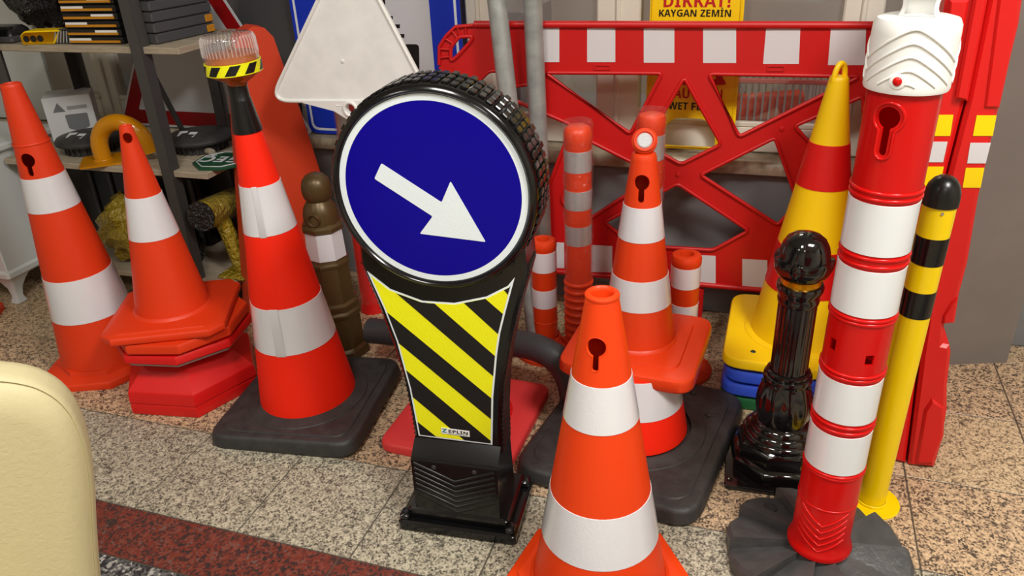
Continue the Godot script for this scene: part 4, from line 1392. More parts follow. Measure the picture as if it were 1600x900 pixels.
func steel_pipe(a: Vector3, b: Vector3, label: String) -> void:
	var o := thing("steel_pipe", label, "pipe", a, 0, "steel pipes leaning by the window")
	var e := b - a
	part("tube", MB.new().tube([V3(0, 0.0, 0), e * 0.5, e], 0.0285, 28, false), M.steel_pipe, o)
	part("end_rim", MB.new().tube(lifted(circle(V2(0, 0), 0.027, 24), 0.0, Transform3D(Basis(Vector3.RIGHT, PI / 2), e)), 0.0018, 6, false, true), M.steel_pipe, o)

# ------------------------------------------------------------------ barriers
func build_barriers() -> void:
	# --- red lattice barrier under the window
	var O := V3(-0.62, 0, -2.40)
	var rot := 7.2
	var o := thing("lattice_barrier", "red plastic lattice barrier with white reflective patches under the window", "barrier", O, rot)
	var q1 := func(x: float, y: float) -> Vector2: return on_plane(680 + x / 4.2857, 20 + y / 4.2857, O, rot)
	var q2 := func(x: float, y: float) -> Vector2: return on_plane(830 + x / 2.0926, 30 + y / 2.0926, O, rot)
	var outline := PackedVector2Array()
	for e in [[25, 560], [25, 370], [28, 225], [75, 145], [135, 88], [265, 78]]: outline.push_back(q1.call(e[0], e[1]))
	for e in [[30, 22], [1110, 20], [1185, 20], [1195, 500], [1165, 922], [700, 885], [200, 838], [-140, 805]]: outline.push_back(q2.call(e[0], e[1]))
	outline.push_back(q1.call(30, 1700))
	var holes := []
	var from1 := [[[105, 325], [105, 232], [162, 158], [250, 156], [242, 188], [152, 288]], [[248, 505], [362, 388], [440, 388], [470, 760], [345, 700], [250, 620]], [[512, 515], [540, 488], [690, 470], [690, 920], [520, 920]]]
	for h in from1:
		var p := PackedVector2Array()
		for e in h: p.push_back(q1.call(e[0], e[1]))
		holes.append(rounded(p, 0.012, 3))
	var from2 := [[[46, 174], [428, 176], [324, 374]], [[500, 190], [622, 408], [490, 474], [372, 408]], [[580, 178], [1075, 186], [680, 384]],
		[[552, 508], [797, 386], [872, 600], [806, 672]], [[412, 508], [182, 392], [98, 590], [166, 668]], [[240, 662], [478, 536], [712, 690], [595, 754], [330, 738]],
		[[860, 348], [1085, 250], [1090, 600]], [[134, 345], [-60, 262], [-70, 560], [40, 590]]]
	for h in from2:
		var p := PackedVector2Array()
		for e in h: p.push_back(q2.call(e[0], e[1]))
		holes.append(rounded(p, 0.014, 3))
	var body := part("lattice", MB.new().plate(outline, holes, -0.014, 0.0, 0.055), M.red_barrier, o)
	for h in holes:
		var path := []
		for e in h: path.append(V3(e.x, e.y, 0.003))
		part("opening_rim", MB.new().tube(path, 0.0065, 6, false, true), M.red_barrier, body)
	# top flange, bottom flange, handle ribs
	var ta: Vector2 = q1.call(262, 78)
	var tb: Vector2 = q2.call(1185, 20)
	part("top_flange", MB.new().tube([V3(ta.x, ta.y, 0.0), V3((ta.x + tb.x) / 2, (ta.y + tb.y) / 2 + 0.001, 0.004), V3(tb.x, tb.y, 0.0)], 0.011, 8), M.red_barrier, o)
	var ba: Vector2 = q2.call(-140, 805)
	var bb: Vector2 = q2.call(1165, 922)
	part("bottom_flange", MB.new().tube([V3(ba.x, ba.y, 0.0), V3(bb.x, bb.y, 0.0)], 0.01, 8), M.red_barrier, o)
	var hp := []
	for e in [[28, 345], [30, 222], [78, 150], [138, 92], [258, 82]]:
		var v: Vector2 = q1.call(e[0], e[1])
		hp.append(V3(v.x, v.y, 0.004))
	part("handle_edge", MB.new().tube(hp, 0.006, 6), M.red_barrier, o)
	for e in [[28, 300, 105, 290], [32, 240, 106, 245], [60, 165, 122, 205], [110, 110, 150, 170], [150, 88, 168, 158], [205, 82, 208, 158]]:
		var a: Vector2 = q1.call(e[0], e[1])
		var b: Vector2 = q1.call(e[2], e[3])
		part("handle_rib", MB.new().tube([V3(a.x, a.y, 0.004), V3(b.x, b.y, 0.004)], 0.004, 5), M.red_barrier, o)
	for e in [[480, 508], [820, 358], [190, 340]]:
		var v: Vector2 = q2.call(e[0], e[1])
		part("rivet", MB.new().lathe([V2(0.008, 0), V2(0.007, 0.004), V2(0.004, 0.005), V2(0, 0.005)], 14), M.red_barrier, o, Transform3D(Basis(Vector3.RIGHT, PI / 2), V3(v.x, v.y, 0.0)))
	for e in [[205, 148, 260, 166], [770, 151, 830, 170]]:
		var v: Vector2 = q2.call((e[0] + e[2]) / 2.0, (e[1] + e[3]) / 2.0)
		var s := part("slot", MB.new().plate(rounded(rrect(0.05, 0.016, 0.002, 2), 0.001, 1), [rrect(0.042, 0.009, 0.001, 2)], 0.0, 0.004, 0.006), M.red_barrier, o, xf(V3(v.x, v.y, 0)))
	for e in [[37, 28, 92, 140], [183, 28, 275, 140], [368, 28, 468, 142], [562, 28, 670, 143], [763, 28, 880, 146], [975, 28, 1095, 150]]:
		var k := 5.0 if e[0] > 700 else 0.0
		quad_patch(o, [q2.call(e[0] + k, e[1]), q2.call(e[2], e[1]), q2.call(e[2] - k, e[3]), q2.call(e[0] - k, e[3])], 0.0, M.patch_white, "white_patch")
	for e in [[40, 727, 108, 812], [197, 738, 265, 826], [365, 750, 434, 840], [530, 770, 603, 862], [690, 784, 772, 876], [850, 800, 935, 892]]:
		quad_patch(o, [q2.call(e[0], e[1]), q2.call(e[2], e[1] + 4), q2.call(e[2], e[3] + 2), q2.call(e[0], e[3])], 0.0, M.patch_white, "white_patch")
	for x in [-0.28, 0.42]:
		part("foot", MB.new().box(V3(0.05, 0.16, 0.02), xf(V3(x, 0.08, -0.012)), 0.004), M.red_barrier, o)
		part("foot_bar", MB.new().box(V3(0.05, 0.025, 0.2), xf(V3(x, 0.0125, 0.0)), 0.006), M.red_barrier, o)

	# --- two red barriers standing side by side, seen from their ends
	var W := V3(0.415, 0, -1.868)
	var g := "tall red plastic barriers side by side"
	var pz := func(a: Array) -> PackedVector2Array:
		var p := PackedVector2Array()
		for e in a: p.push_back(on_plane(e[0], e[1], W, 0.0))
		return p
	o = thing("plastic_barrier", "tall red plastic barrier standing on end beside the grey pier", "barrier", W, 0, g)
	var prof: PackedVector2Array = pz.call([[1419, 728], [1460, 731], [1472, 690], [1480, 640], [1480, 606], [1486, 552], [1484, 541], [1474, 539], [1476, 508], [1492, 506], [1499, 461], [1512, 412], [1529, 310], [1559, 178], [1593, 36], [1606, -60], [1600, -90], [1566, -90], [1560, -60], [1545, 0], [1513, 156], [1481, 281], [1441, 554]])
	part("shell", MB.new().prism(prof, -0.47, 0.0, 0.008), M.red, o)
	part("side_channel", MB.new().prism(pz.call([[1570, -80], [1602, -80], [1589, 40], [1561, 168], [1538, 168]]), -0.02, 0.006, 0.004), M.red, o)
	part("end_block", MB.new().prism(pz.call([[1456, 622], [1476, 636], [1474, 680], [1458, 722], [1430, 722], [1444, 640]]), -0.02, 0.008, 0.006), M.red, o)
	part("arch_block", MB.new().prism(pz.call([[1486, 472], [1496, 466], [1490, 503], [1472, 505], [1474, 492]]), -0.02, 0.007, 0.004), M.red, o)
	quad_patch(o, Array(pz.call([[1526, 180], [1557, 180], [1551, 212], [1520, 212]])), 0.0005, M.yellow_gloss, "yellow_reflector")
	quad_patch(o, Array(pz.call([[1516, 223], [1548, 223], [1540, 255], [1511, 255]])), 0.0005, M.patch_white, "white_reflector")
	quad_patch(o, Array(pz.call([[1509, 262], [1538, 262], [1532, 293], [1504, 293]])), 0.0005, M.yellow_gloss, "yellow_reflector")
	o = thing("plastic_barrier", "tall red plastic barrier standing on end, half hidden behind the yellow bollard", "barrier", W, 0, g)
	prof = pz.call([[1384, 718], [1415, 727], [1437, 554], [1477, 281], [1509, 156], [1541, 0], [1556, -60], [1550, -90], [1500, -90], [1490, -60], [1478, 0], [1452, 180], [1420, 430]])
	part("shell", MB.new().prism(prof, -0.45, -0.004, 0.008), M.red, o)
	part("latch_bar", MB.new().prism(pz.call([[1492, 153], [1511, 157], [1542, 0], [1552, -50], [1526, -50], [1520, 0]]), -0.02, 0.01, 0.005), M.red, o)
	part("side_channel", MB.new().prism(pz.call([[1484, 0], [1514, 0], [1504, 60], [1490, 130], [1468, 150]]), -0.02, 0.004, 0.004), M.red, o)
	quad_patch(o, Array(pz.call([[1466, 180], [1490, 180], [1485, 213], [1459, 213]])), -0.0035, M.yellow_gloss, "yellow_reflector")
	quad_patch(o, Array(pz.call([[1457, 222], [1481, 222], [1474, 254], [1449, 254]])), -0.0035, M.patch_white, "white_reflector")
	quad_patch(o, Array(pz.call([[1447, 261], [1475, 261], [1469, 292], [1440, 292]])), -0.0035, M.yellow_gloss, "yellow_reflector")

func quad_patch(o: Node, p: Array, z: float, m: Material, called: String) -> void:
	part(called, MB.new().prism(PackedVector2Array(p), z, z + 0.001), m, o)

# ------------------------------------------------------------------ signs standing on the sill and by the wall
func build_signs() -> void:
	var Z := -2.6
	var pz := func(a: Array, z: float) -> PackedVector2Array:
		var p := PackedVector2Array()
		for e in a:
			var v := at_z(e[0], e[1], z)
			p.push_back(V2(v.x, v.y))
		return p
	# --- yellow wet floor sign
	var y0 := 0.584
	var zf := Z + 0.004
	var c0: PackedVector2Array = pz.call([[1016, 20], [1161, 20], [1152, 262], [1010, 262]], zf)
	var O := V3((c0[0].x + c0[1].x) / 2, y0, Z)
	var o := thing("wet_floor_sign", "yellow folding wet floor sign standing on the window sill behind the lattice barrier", "floor sign", O)
	var hw := (c0[1].x - c0[0].x) / 2
	var outl := rounded(poly([[-hw - 0.006, 0], [-hw + 0.05, 0], [-hw + 0.052, 0.015], [hw - 0.052, 0.015], [hw - 0.05, 0], [hw + 0.006, 0], [hw, 0.62], [-hw, 0.62]]), 0.012, 3)
	var arch := rounded(poly([[-0.088, 0.022], [0.088, 0.022], [0.082, 0.085], [0.05, 0.118], [-0.05, 0.118], [-0.082, 0.085]]), 0.02, 4)
	part("board", MB.new().plate(outl, [arch], -0.012, 0.0, 0.05), M.yellow, o)
	var rim := []
	for e in MB.inset(outl, 0.008): rim.append(V3(e.x, e.y, 0.001))
	part("board_rim", MB.new().tube(rim, 0.0035, 6, false, true), M.yellow, o)
	var put := func(text: String, px: float, py: float, cap: float, m: Material, wide: float) -> void:
		var v := at_z(px, py, zf)
		lettering(text, cap, m, o, xf(V3(v.x - O.x, v.y - O.y, 0.0008)), true, wide)
	put.call("DİKKAT!", 1088, 2, 0.036, M.text_red, 1.08)
	put.call("KAYGAN ZEMİN", 1085, 21, 0.0205, M.black_print, 1.04)
	put.call("CAUTION", 1084, 147, 0.032, M.text_red, 0.92)
	put.call("WET FLOOR", 1086, 167, 0.0235, M.black_print, 0.95)
	var tp: PackedVector2Array = pz.call([[1085, 45], [1136, 133], [1034, 133]], zf)
	var tri := PackedVector2Array()
	for e in tp: tri.push_back(e - V2(O.x, O.y))
	if Geometry2D.is_polygon_clockwise(tri): tri.reverse()
	part("warning_triangle", MB.new().plate(rounded(tri, 0.012, 3), [rounded(MB.inset(tri, 0.018), 0.006, 2)], 0.0, 0.0012, 0.03), M.text_red, o)
	# --- blue and white road sign
	var bl := at_z(487, 227, Z + 0.004)
	var br := at_z(721, 60, Z + 0.004)
	O = V3(bl.x, y0, Z)
	var w := br.x - bl.x
	var h := 0.86
	o = thing("road_sign", "large blue road sign with white field and black marks on the sill", "road sign", O)
	part("plate", MB.new().prism(rounded(poly([[0, 0], [w, 0], [w, h], [0, h]]), 0.035, 4), -0.004, 0.0), M.panel_blue, o)
	var b0 := rounded(poly([[0.013, 0.013], [w - 0.013, 0.013], [w - 0.013, h - 0.013], [0.013, h - 0.013]]), 0.03, 4)
	var b1 := rounded(poly([[0.022, 0.022], [w - 0.022, 0.022], [w - 0.022, h - 0.022], [0.022, h - 0.022]]), 0.025, 4)
	part("white_line", MB.new().plate(b0, [b1], 0.0, 0.0006, 0.08), M.sign_white, o)
	var wr := at_z(675, 60, Z).x - O.x
	var wl := 0.115
	part("white_field", MB.new().prism(rounded(poly([[wl, 0.12], [wr, 0.12], [wr, h - 0.1], [wl, h - 0.1]]), 0.02, 3), 0.0, 0.0008), M.panel_white, o)
	for e in [[[590, -30], [602, -30], [602, 22], [590, 22]], [[603, 25], [614, 25], [614, 30], [603, 30]], [[612, 38], [625, 38], [625, 44], [612, 44]], [[620, 53], [632, 53], [632, 59], [620, 59]]]:
		var p := PackedVector2Array()
		for q in pz.call(e, Z): p.push_back(q - V2(O.x, O.y))
		part("black_mark", MB.new().prism(p, 0.0008, 0.0014), M.black_print, o)
	var kp := PackedVector2Array()
	for q in pz.call([[622, 69], [655, 69], [656, 150], [622, 150]], Z): kp.push_back(q - V2(O.x, O.y))
	part("black_mark", MB.new().prism(rounded(kp, 0.015, 3), 0.0008, 0.0014), M.black_print, o)
	# --- triangular warning sign
	bl = at_z(193, 208, Z + 0.02)
	br = at_z(493, 227, Z + 0.02)
	w = br.x - bl.x
	O = V3(bl.x, y0, Z + 0.022)
	o = thing("warning_sign", "triangular white sign with a red border standing on the sill behind the shelf", "road sign", O)
	var T := poly([[0, 0], [w, 0], [w / 2, w * 0.866]])
	part("plate", MB.new().prism(rounded(T, 0.03, 4), -0.004, 0.0), M.panel_white, o)
	part("red_border", MB.new().plate(rounded(MB.inset(T, 0.009), 0.024, 4), [rounded(MB.inset(T, 0.066), 0.008, 2)], 0.0, 0.0007, 0.06), M.sign_red, o)
	# --- olive grey board behind it
	var ob := PackedVector2Array()
	for q in pz.call([[372, -40], [470, -40], [470, 232], [372, 226]], -2.635): ob.push_back(q)
	single("board", MB.new().prism(ob, -0.01, 0.0), M.grey_plastic, "dark olive grey board leaning on the window beside the triangular sign", "board", xf(V3(0, 0, -2.635)))
	# --- back of a white triangular sign on a wrapped post
	var zt := -2.15
	var t3: PackedVector2Array = pz.call([[419, 160], [678, 161], [541, -100]], zt)
	O = V3((t3[0].x + t3[1].x) / 2, t3[0].y, zt)
	var tl := PackedVector2Array()
	for q in t3: tl.push_back(q - V2(O.x, O.y))
	if Geometry2D.is_polygon_clockwise(tl): tl.reverse()
	var rt := rounded(tl, 0.085, 7)
	o = thing("triangle_sign", "blank white plastic back of a triangular sign above the blue arrow disc", "road sign", O)
	part("panel", MB.new().prism(rt, -0.012, -0.002), M.white_old, o)
	var rp := []
	for q in MB.inset(rt, 0.004): rp.append(V3(q.x, q.y, -0.002))
	part("edge_rim", MB.new().tube(rp, 0.0062, 8, false, true), M.white_plastic, o)
	part("centre_stud", MB.new().lathe([V2(0.006, 0), V2(0.005, 0.003), V2(0, 0.004)], 14), M.white_plastic, o, Transform3D(Basis(Vector3.RIGHT, PI / 2), V3(0.0, 0.135, -0.002)))
	var sc := at_z(549, 170, zt)
	var s2 := V2(sc.x - O.x, sc.y - O.y)
	var lug := PackedVector2Array([V2(s2.x - 0.17, 0.004), V2(s2.x - 0.06, -0.018), V2(s2.x - 0.012, s2.y - 0.036), V2(s2.x + 0.014, s2.y - 0.036), V2(s2.x + 0.06, -0.005), V2(s2.x + 0.17, 0.02)])
	part("bracket", MB.new().plate(lug, [circle(s2, 0.016, 20)], -0.012, 0.004, 0.03), M.white_plastic, o)
	part("socket_ring", MB.new().tube(lifted(circle(s2, 0.021, 28), 0.006, Transform3D.IDENTITY), 0.0055, 8, false, true), M.white_plastic, o)
	for k in [-0.05, -0.03, 0.03, 0.05]:
		part("gusset", MB.new().tube([V3(s2.x + k, 0.0, 0.003), V3(s2.x + k * 0.7, s2.y + 0.008, 0.003)], 0.003, 5), M.white_plastic, o)

# ------------------------------------------------------------------ steel shelf and what lies on it
func angle_post(h: float, sx: float, sz: float) -> MB:
	return MB.new().box(V3(0.042, h, 0.003), xf(V3(0.021 * sx, h / 2, 0))).box(V3(0.003, h, 0.042), xf(V3(0, h / 2, 0.021 * sz)))

func build_shelf() -> void:
	var zf := -2.12
	var zb := -2.5
	var x1 := -1.845
	var x0 := -2.765
	var o := thing("steel_shelf", "dark grey steel shelf unit with wooden boards by the window", "shelf", V3(-2.3, 0, zf))
	for e in [[-1.985, zf, -1, -1], [-2.02, zb, -1, 1], [-2.64, zf, 1, -1], [-2.68, zb, 1, 1]]:
		part("post", angle_post(1.85, e[2], e[3]), M.shelf_steel, o, xf(V3(e[0] + 2.3, 0, e[1] - zf)))
		part("post_web", MB.new().box(V3(0.03, 1.85, 0.022), xf(V3(e[0] + 2.3 - 0.015, 0.925, e[1] - zf - 0.02)), 0.003), M.shelf_steel, o)
	for y in [0.12, 0.545, 0.965, 1.5]:
		var n := 3
		for k in n:
			var d := (zf - zb - 0.008) / n
			var right := x1 - (0.03 if k == 1 else 0.0)
			part("board", MB.new().box(V3(right - x0, 0.022, d - 0.003), xf(V3((right + x0) / 2 + 2.3, y + 0.011, -d * (k + 0.5) - 0.008)), 0.002), M.ply, o)
		part("beam", MB.new().box(V3(0.8, 0.03, 0.012), xf(V3(-2.38 + 2.3, y - 0.016, zb + 0.01 - zf)), 0.002), M.shelf_steel, o)
	var a := at_z(240, 118, -2.22) - o.position
	var b := at_z(300, 232, -2.44) - o.position
	part("brace", MB.new().tube([a, b], 0.011, 4), M.shelf_steel, o)
	var top := 0.988
	var low := 0.568
	# --- upper board
	for k in 6:
		var place: String = ["lowest", "second lowest", "third lowest", "third highest", "second highest", "topmost"][k]
		var t := thing("parts_tray", "flat black tray with yellow edge and white tag, %s of the tray stack" % place, "tray", V3(-2.205, top + k * 0.0255, -2.24), 4.0, "parts trays stacked on the upper shelf board")
		part("body", MB.new().box(V3(0.215, 0.024, 0.16), xf(V3(0, 0.0125, 0)), 0.002), M.black_satin, t)
		part("yellow_edge", MB.new().box(V3(0.2, 0.0075, 0.004), xf(V3(-0.004, 0.009, 0.081))), M.amber_paint, t)
		var s := -0.06 if k % 2 == 0 else 0.05
		part("white_tag", MB.new().box(V3(0.085, 0.007, 0.004), xf(V3(s, 0.0165, 0.081))), M.white_plastic, t)
	var gu := thing("dial_gauge", "yellow gauge with three dark round dials on the upper shelf board", "gauge", V3(-2.43, top, -2.165), 14.0)
	part("body", MB.new().prism(rounded(poly([[-0.065, 0], [0.05, 0], [0.085, 0.045], [-0.045, 0.045], [-0.065, 0.03]]), 0.006, 2), -0.03, 0.03, 0.004), M.yellow, gu)
	for k in 3:
		part("dial", MB.new().lathe([V2(0.011, 0.0), V2(0.0105, 0.003), V2(0.008, 0.002), V2(0, 0.002)], 18), M.black_satin, gu, Transform3D(Basis(Vector3.RIGHT, PI / 2), V3(-0.042 + k * 0.025, 0.02, 0.03)))
	var gp := thing("ribbed_grip", "grey ribbed plastic grip lying beside the yellow gauge", "grip", V3(-2.335, top, -2.185), 3.0)
	part("body", MB.new().prism(rounded(poly([[-0.055, 0], [0.055, 0], [0.05, 0.02], [0.03, 0.048], [-0.02, 0.048]]), 0.005, 2), -0.025, 0.025, 0.003), M.grey_plastic, gp)
	for k in 7: part("rib", MB.new().tube([V3(-0.045 + k * 0.013, 0.004, 0.027), V3(-0.025 + k * 0.011, 0.042, 0.027)], 0.0028, 5), M.grey_light, gp)
	var bp := thing("blister_pack", "dark blister pack with grey ends lying flat on the upper shelf board", "pack", V3(-2.655, top, -2.2), 2.0)
	part("tray", MB.new().box(V3(0.2, 0.022, 0.12), xf(V3(0, 0.011, 0)), 0.006), M.grey_plastic, bp)
	part("bubble", stack_rings([[rrect(0.18, 0.1, 0.02), 0.022], [rrect(0.17, 0.09, 0.02), 0.04], [rrect(0.16, 0.06, 0.02), 0.052]]), M.black_satin, bp)
	part("card", MB.new().box(V3(0.03, 0.02, 0.002), xf(V3(-0.07, 0.034, 0.052))), M.grey_light, bp)
	lump("film_bundle", "heap of goods in crinkled dark film on the upper shelf board", "bundle", V3(-2.62, top, -2.37), V3(0.14, 0.15, 0.1), M.wrap_dark, 71, V3(0, 0.17, 0))
	for k in 5:
		var place: String = ["lowest", "second lowest", "middle one", "second highest", "topmost"][k]
		var t := thing("kerb_strip", "dark grey plastic strip, %s of the pile with amber reflectors on the shelf" % place, "plastic strip", V3(-2.01, top + k * 0.034, -2.31), 82.0, "grey plastic strips piled on the shelf")
		part("body", MB.new().box(V3(0.26, 0.032, 0.14), xf(V3(0, 0.016, 0)), 0.004), M.grey_plastic, t)
		if k < 2: part("amber_reflector", MB.new().box(V3(0.034, 0.024, 0.006), xf(V3(0.108, 0.016, 0.07)), 0.002), M.amber_paint, t)
	# --- middle board
	var bx := thing("lamp_carton", "white carton printed with a grey lamp on the middle shelf board", "carton", V3(-2.67, low, -2.41), 40.0)
	part("box", MB.new().box(V3(0.17, 0.185, 0.15), xf(V3(0, 0.0925, 0)), 0.002), M.carton, bx)
	part("printed_lamp", MB.new().prism(rounded(poly([[-0.012, 0.0], [0.012, 0.0], [0.012, 0.02], [0.038, 0.032], [0.04, 0.085], [-0.04, 0.085], [-0.038, 0.032], [-0.012, 0.02]]), 0.006, 2), 0.0, 0.0006), M.carton_print, bx, xf(V3(0.02, 0.03, 0.0752)))
	part("printed_triangle", MB.new().prism(poly([[-0.022, 0], [0.022, 0], [0, 0.036]]), 0.0, 0.0006), M.carton_print, bx, xf(V3(-0.035, 0.128, 0.0752)))
	part("printed_line", MB.new().box(V3(0.07, 0.014, 0.0006), xf(V3(0.03, 0.14, 0.0754))), M.grey_light, bx)
	for e in [[V3(-2.49, low, -2.29), "round black rubber disc with pale stickers beside the lamp carton"], [V3(-2.06, low, -2.385), "round black rubber disc beside the yellow bent pipe"]]:
		var t := thing("rubber_disc", e[1], "rubber disc", e[0], 0, "round black rubber discs on the shelf")
		part("skirt", MB.new().lathe([V2(0.09, 0.0), V2(0.094, 0.035), V2(0.085, 0.04), V2(0, 0.04)], 40), M.black_rubber, t)
		part("dome", MB.new().lathe([V2(0.122, 0.038), V2(0.124, 0.046), V2(0.115, 0.058), V2(0.06, 0.07), V2(0.0, 0.073)], 44), M.black_rubber, t)
		for k in 24:
			var an := TAU * k / 24
			part("rib", MB.new().box(V3(0.006, 0.034, 0.008), Transform3D(Basis(Vector3.UP, an), V3(cos(an) * 0.094, 0.018, -sin(an) * 0.094))), M.black_rubber, t)
		part("sticker", MB.new().box(V3(0.03, 0.001, 0.04), xf(V3(-0.03, 0.0695, 0.05), V3(11, 20, 0))), M.carton, t)
		part("sticker", MB.new().box(V3(0.03, 0.001, 0.04), xf(V3(0.015, 0.0695, 0.055), V3(11, 10, 0))), M.carton, t)
	var yp := thing("bent_pipe", "bent yellow pipe on a flat flange at the edge of the shelf board", "pipe", V3(-2.33, low, -2.175))
	var fl := PackedVector2Array()
	part("flange", stack_rings([[turned(rrect(0.15, 0.15, 0.012, 2), 38), 0.0], [turned(rrect(0.15, 0.15, 0.012, 2), 38), 0.007]]), M.amber_paint, yp)
	var path := [V3(0, 0.006, 0)]
	for i in 13:
		var an := PI - PI * i / 12.0
		path.append(V3(0.085 + cos(an) * 0.085, 0.06 + sin(an) * 0.082, -0.05 * (i / 12.0)))
	path.append(V3(0.175, 0.03, -0.055))
	part("bend", MB.new().tube(path, 0.03, 24), M.amber_paint, yp)
	part("weld", rib_ring(0.031, 0.009, 0.003, 28), M.amber_paint, yp)
	var gs := thing("paddle_sign", "green eight-sided hand sign lying upside down on the shelf board", "hand sign", at_h(348, 248, low + 0.012), 8.0)
	gs.position.y = low
	var og := ngon(0.105, 8, 22.5)
	part("disc", stack_rings([[og, 0.0], [og, 0.008], [scaled(og, 0.98), 0.01]]), M.green_sign, gs)
	var lp := []
	for q in scaled(og, 0.86): lp.append(V3(q.x, 0.0104, -q.y))
	part("white_line", MB.new().tube(lp, 0.0022, 5, false, true), M.panel_white, gs)
	lettering("GEÇ", 0.06, M.panel_white, gs, Transform3D(Basis(Vector3.UP, PI) * Basis(Vector3.RIGHT, -PI / 2), V3(0, 0.0108, 0)), true, 1.0)
	part("handle", MB.new().tube([V3(-0.08, 0.012, -0.07), V3(-0.2, 0.014, -0.15)], 0.013, 12), M.ply, gs)
	# --- bottom board and the floor under the shelf
	var rl := thing("film_roll", "yellow roll in clear film with a dark end on the bottom shelf board", "roll", at_z(314, 338, -2.12))
	var dir := (at_z(372, 312, -2.36) - rl.position).normalized() * 0.22
	part("roll", MB.new().tube([Vector3.ZERO, dir * 0.5, dir], 0.052, 28), M.wrap_yellow, rl)
	part("end_cap", MB.new().tube([-dir * 0.015, dir * 0.012], 0.0535, 28), M.wrap_dark, rl)
	part("film", MB.new().tube([dir * 0.03, dir * 0.5, dir * 0.98], 0.056, 24, false), M.wrap, rl)
	var leg_top := dir * 0.45
	part("film_leg", MB.new().tube([leg_top, leg_top + V3(0.03, -0.1, 0.0), V3(leg_top.x + 0.06, 0.142 - rl.position.y + 0.012, leg_top.z)], 0.03, 16), M.wrap_yellow, rl)
	part("film_foot", MB.new().box(V3(0.15, 0.012, 0.12), xf(V3(leg_top.x + 0.06, 0.142 - rl.position.y + 0.006, leg_top.z)), 0.003), M.wrap_yellow, rl)
	lump("film_bundle", "yellow and black goods in clear film on the bottom shelf board behind the tall cone", "bundle", V3(-2.36, 0.143, -2.28), V3(0.16, 0.13, 0.12), M.wrap_yellow, 83, V3(0, 0.12, 0))
	lump("film_bundle", "dark film-wrapped goods beside the yellow bundle on the bottom shelf board", "bundle", V3(-2.12, 0.143, -2.22), V3(0.08, 0.08, 0.08), M.wrap_dark, 89, V3(0, 0.07, 0))
	var crate := thing("black_crate", "black plastic crate on the bottom shelf board under the yellow pipe", "crate", V3(-2.42, 0.143, -2.445))
	part("crate_body", MB.new().box(V3(0.56, 0.3, 0.08), xf(V3(0, 0.15, 0)), 0.01), M.black_satin, crate)
	for k in 6: part("crate_rib", MB.new().box(V3(0.02, 0.28, 0.012), xf(V3(-0.25 + k * 0.1, 0.15, 0.044)), 0.003), M.grey_plastic, crate)
	# --- white cabinet with curved feet
	var cb := thing("white_cabinet", "small white cabinet on curved feet behind the tall orange cone", "cabinet", V3(-3.085, 0, -2.2))
	var cw := 0.6
	var cd := 0.4
	part("body", MB.new().box(V3(cw, 0.45, cd), xf(V3(0, 0.365, 0)), 0.004), M.cabinet_white, cb)
	part("plinth", MB.new().box(V3(cw + 0.02, 0.035, cd + 0.02), xf(V3(0, 0.13, 0)), 0.008), M.cabinet_white, cb)
	part("top", MB.new().box(V3(cw + 0.04, 0.03, cd + 0.04), xf(V3(0, 0.605, 0)), 0.008), M.cabinet_white, cb)
	var dr := part("door", MB.new().plate(poly([[-0.26, -0.19], [0.26, -0.19], [0.26, 0.19], [-0.26, 0.19]]), [poly([[-0.21, -0.14], [0.21, -0.14], [0.21, 0.14], [-0.21, 0.14]])], 0.0, 0.016, 0.08), M.cabinet_white, cb, xf(V3(0, 0.375, cd / 2)))
	part("knob", MB.new().lathe([V2(0, -0.012), V2(0.012, -0.004), V2(0.012, 0.004), V2(0, 0.012)], 14), M.gold, dr, xf(V3(0.2, 0.02, 0.026)))
	for s in [[-1, -1], [1, -1], [-1, 1], [1, 1]]:
		var rings := []
		for e in [[0.0, 0.018, 0.0], [0.006, 0.022, 0.0], [0.03, 0.015, -0.004], [0.06, 0.02, -0.012], [0.09, 0.035, -0.02], [0.113, 0.05, -0.024]]:
			rings.append(ring_of(scaled(rrect(2, 2, 0.3, 2), e[1]), e[0]))
			for k in rings[-1].size(): rings[-1][k] += V3(s[0] * e[2], 0, s[1] * e[2])
		part("curved_foot", MB.new().loft(rings), M.cabinet_white, cb, xf(V3(s[0] * (cw / 2 - 0.025), 0, s[1] * (cd / 2 - 0.025))))
	single("white_sheet", MB.new().box(V3(0.6, 0.8, 0.02), xf(V3(0, 0.4, 0)), 0.003), M.cabinet_white, "plain white sheet standing on the sill behind the shelf", "sheet", xf(V3(-3.235, 0.584, -2.585)))

# crumpled bundle: a bumpy rounded body resting on its underside
func lump(called: String, label: String, category: String, at: Vector3, half: Vector3, m: Material, seed_: int, centre: Vector3) -> void:
	var f := noise(FastNoiseLite.TYPE_SIMPLEX, 9.0, seed_, 3)
	var b := MB.new()
	var rings := []
	for j in 13:
		var t := -PI / 2 + PI * j / 12.0
		var ring := PackedVector3Array()
		for i in 24:
			var a := TAU * i / 24
			var d := V3(cos(t) * cos(a), sin(t), -cos(t) * sin(a))
			var k := 1.0 + 0.28 * f.get_noise_3dv(d * 0.25)
			var q := V3(d.x * half.x, d.y * half.y, d.z * half.z) * k + centre
			q.y = maxf(q.y, 0.0)
			ring.push_back(q)
		rings.append(ring)
	b.loft(rings)
	single(called, b, m, label, category, xf(at))

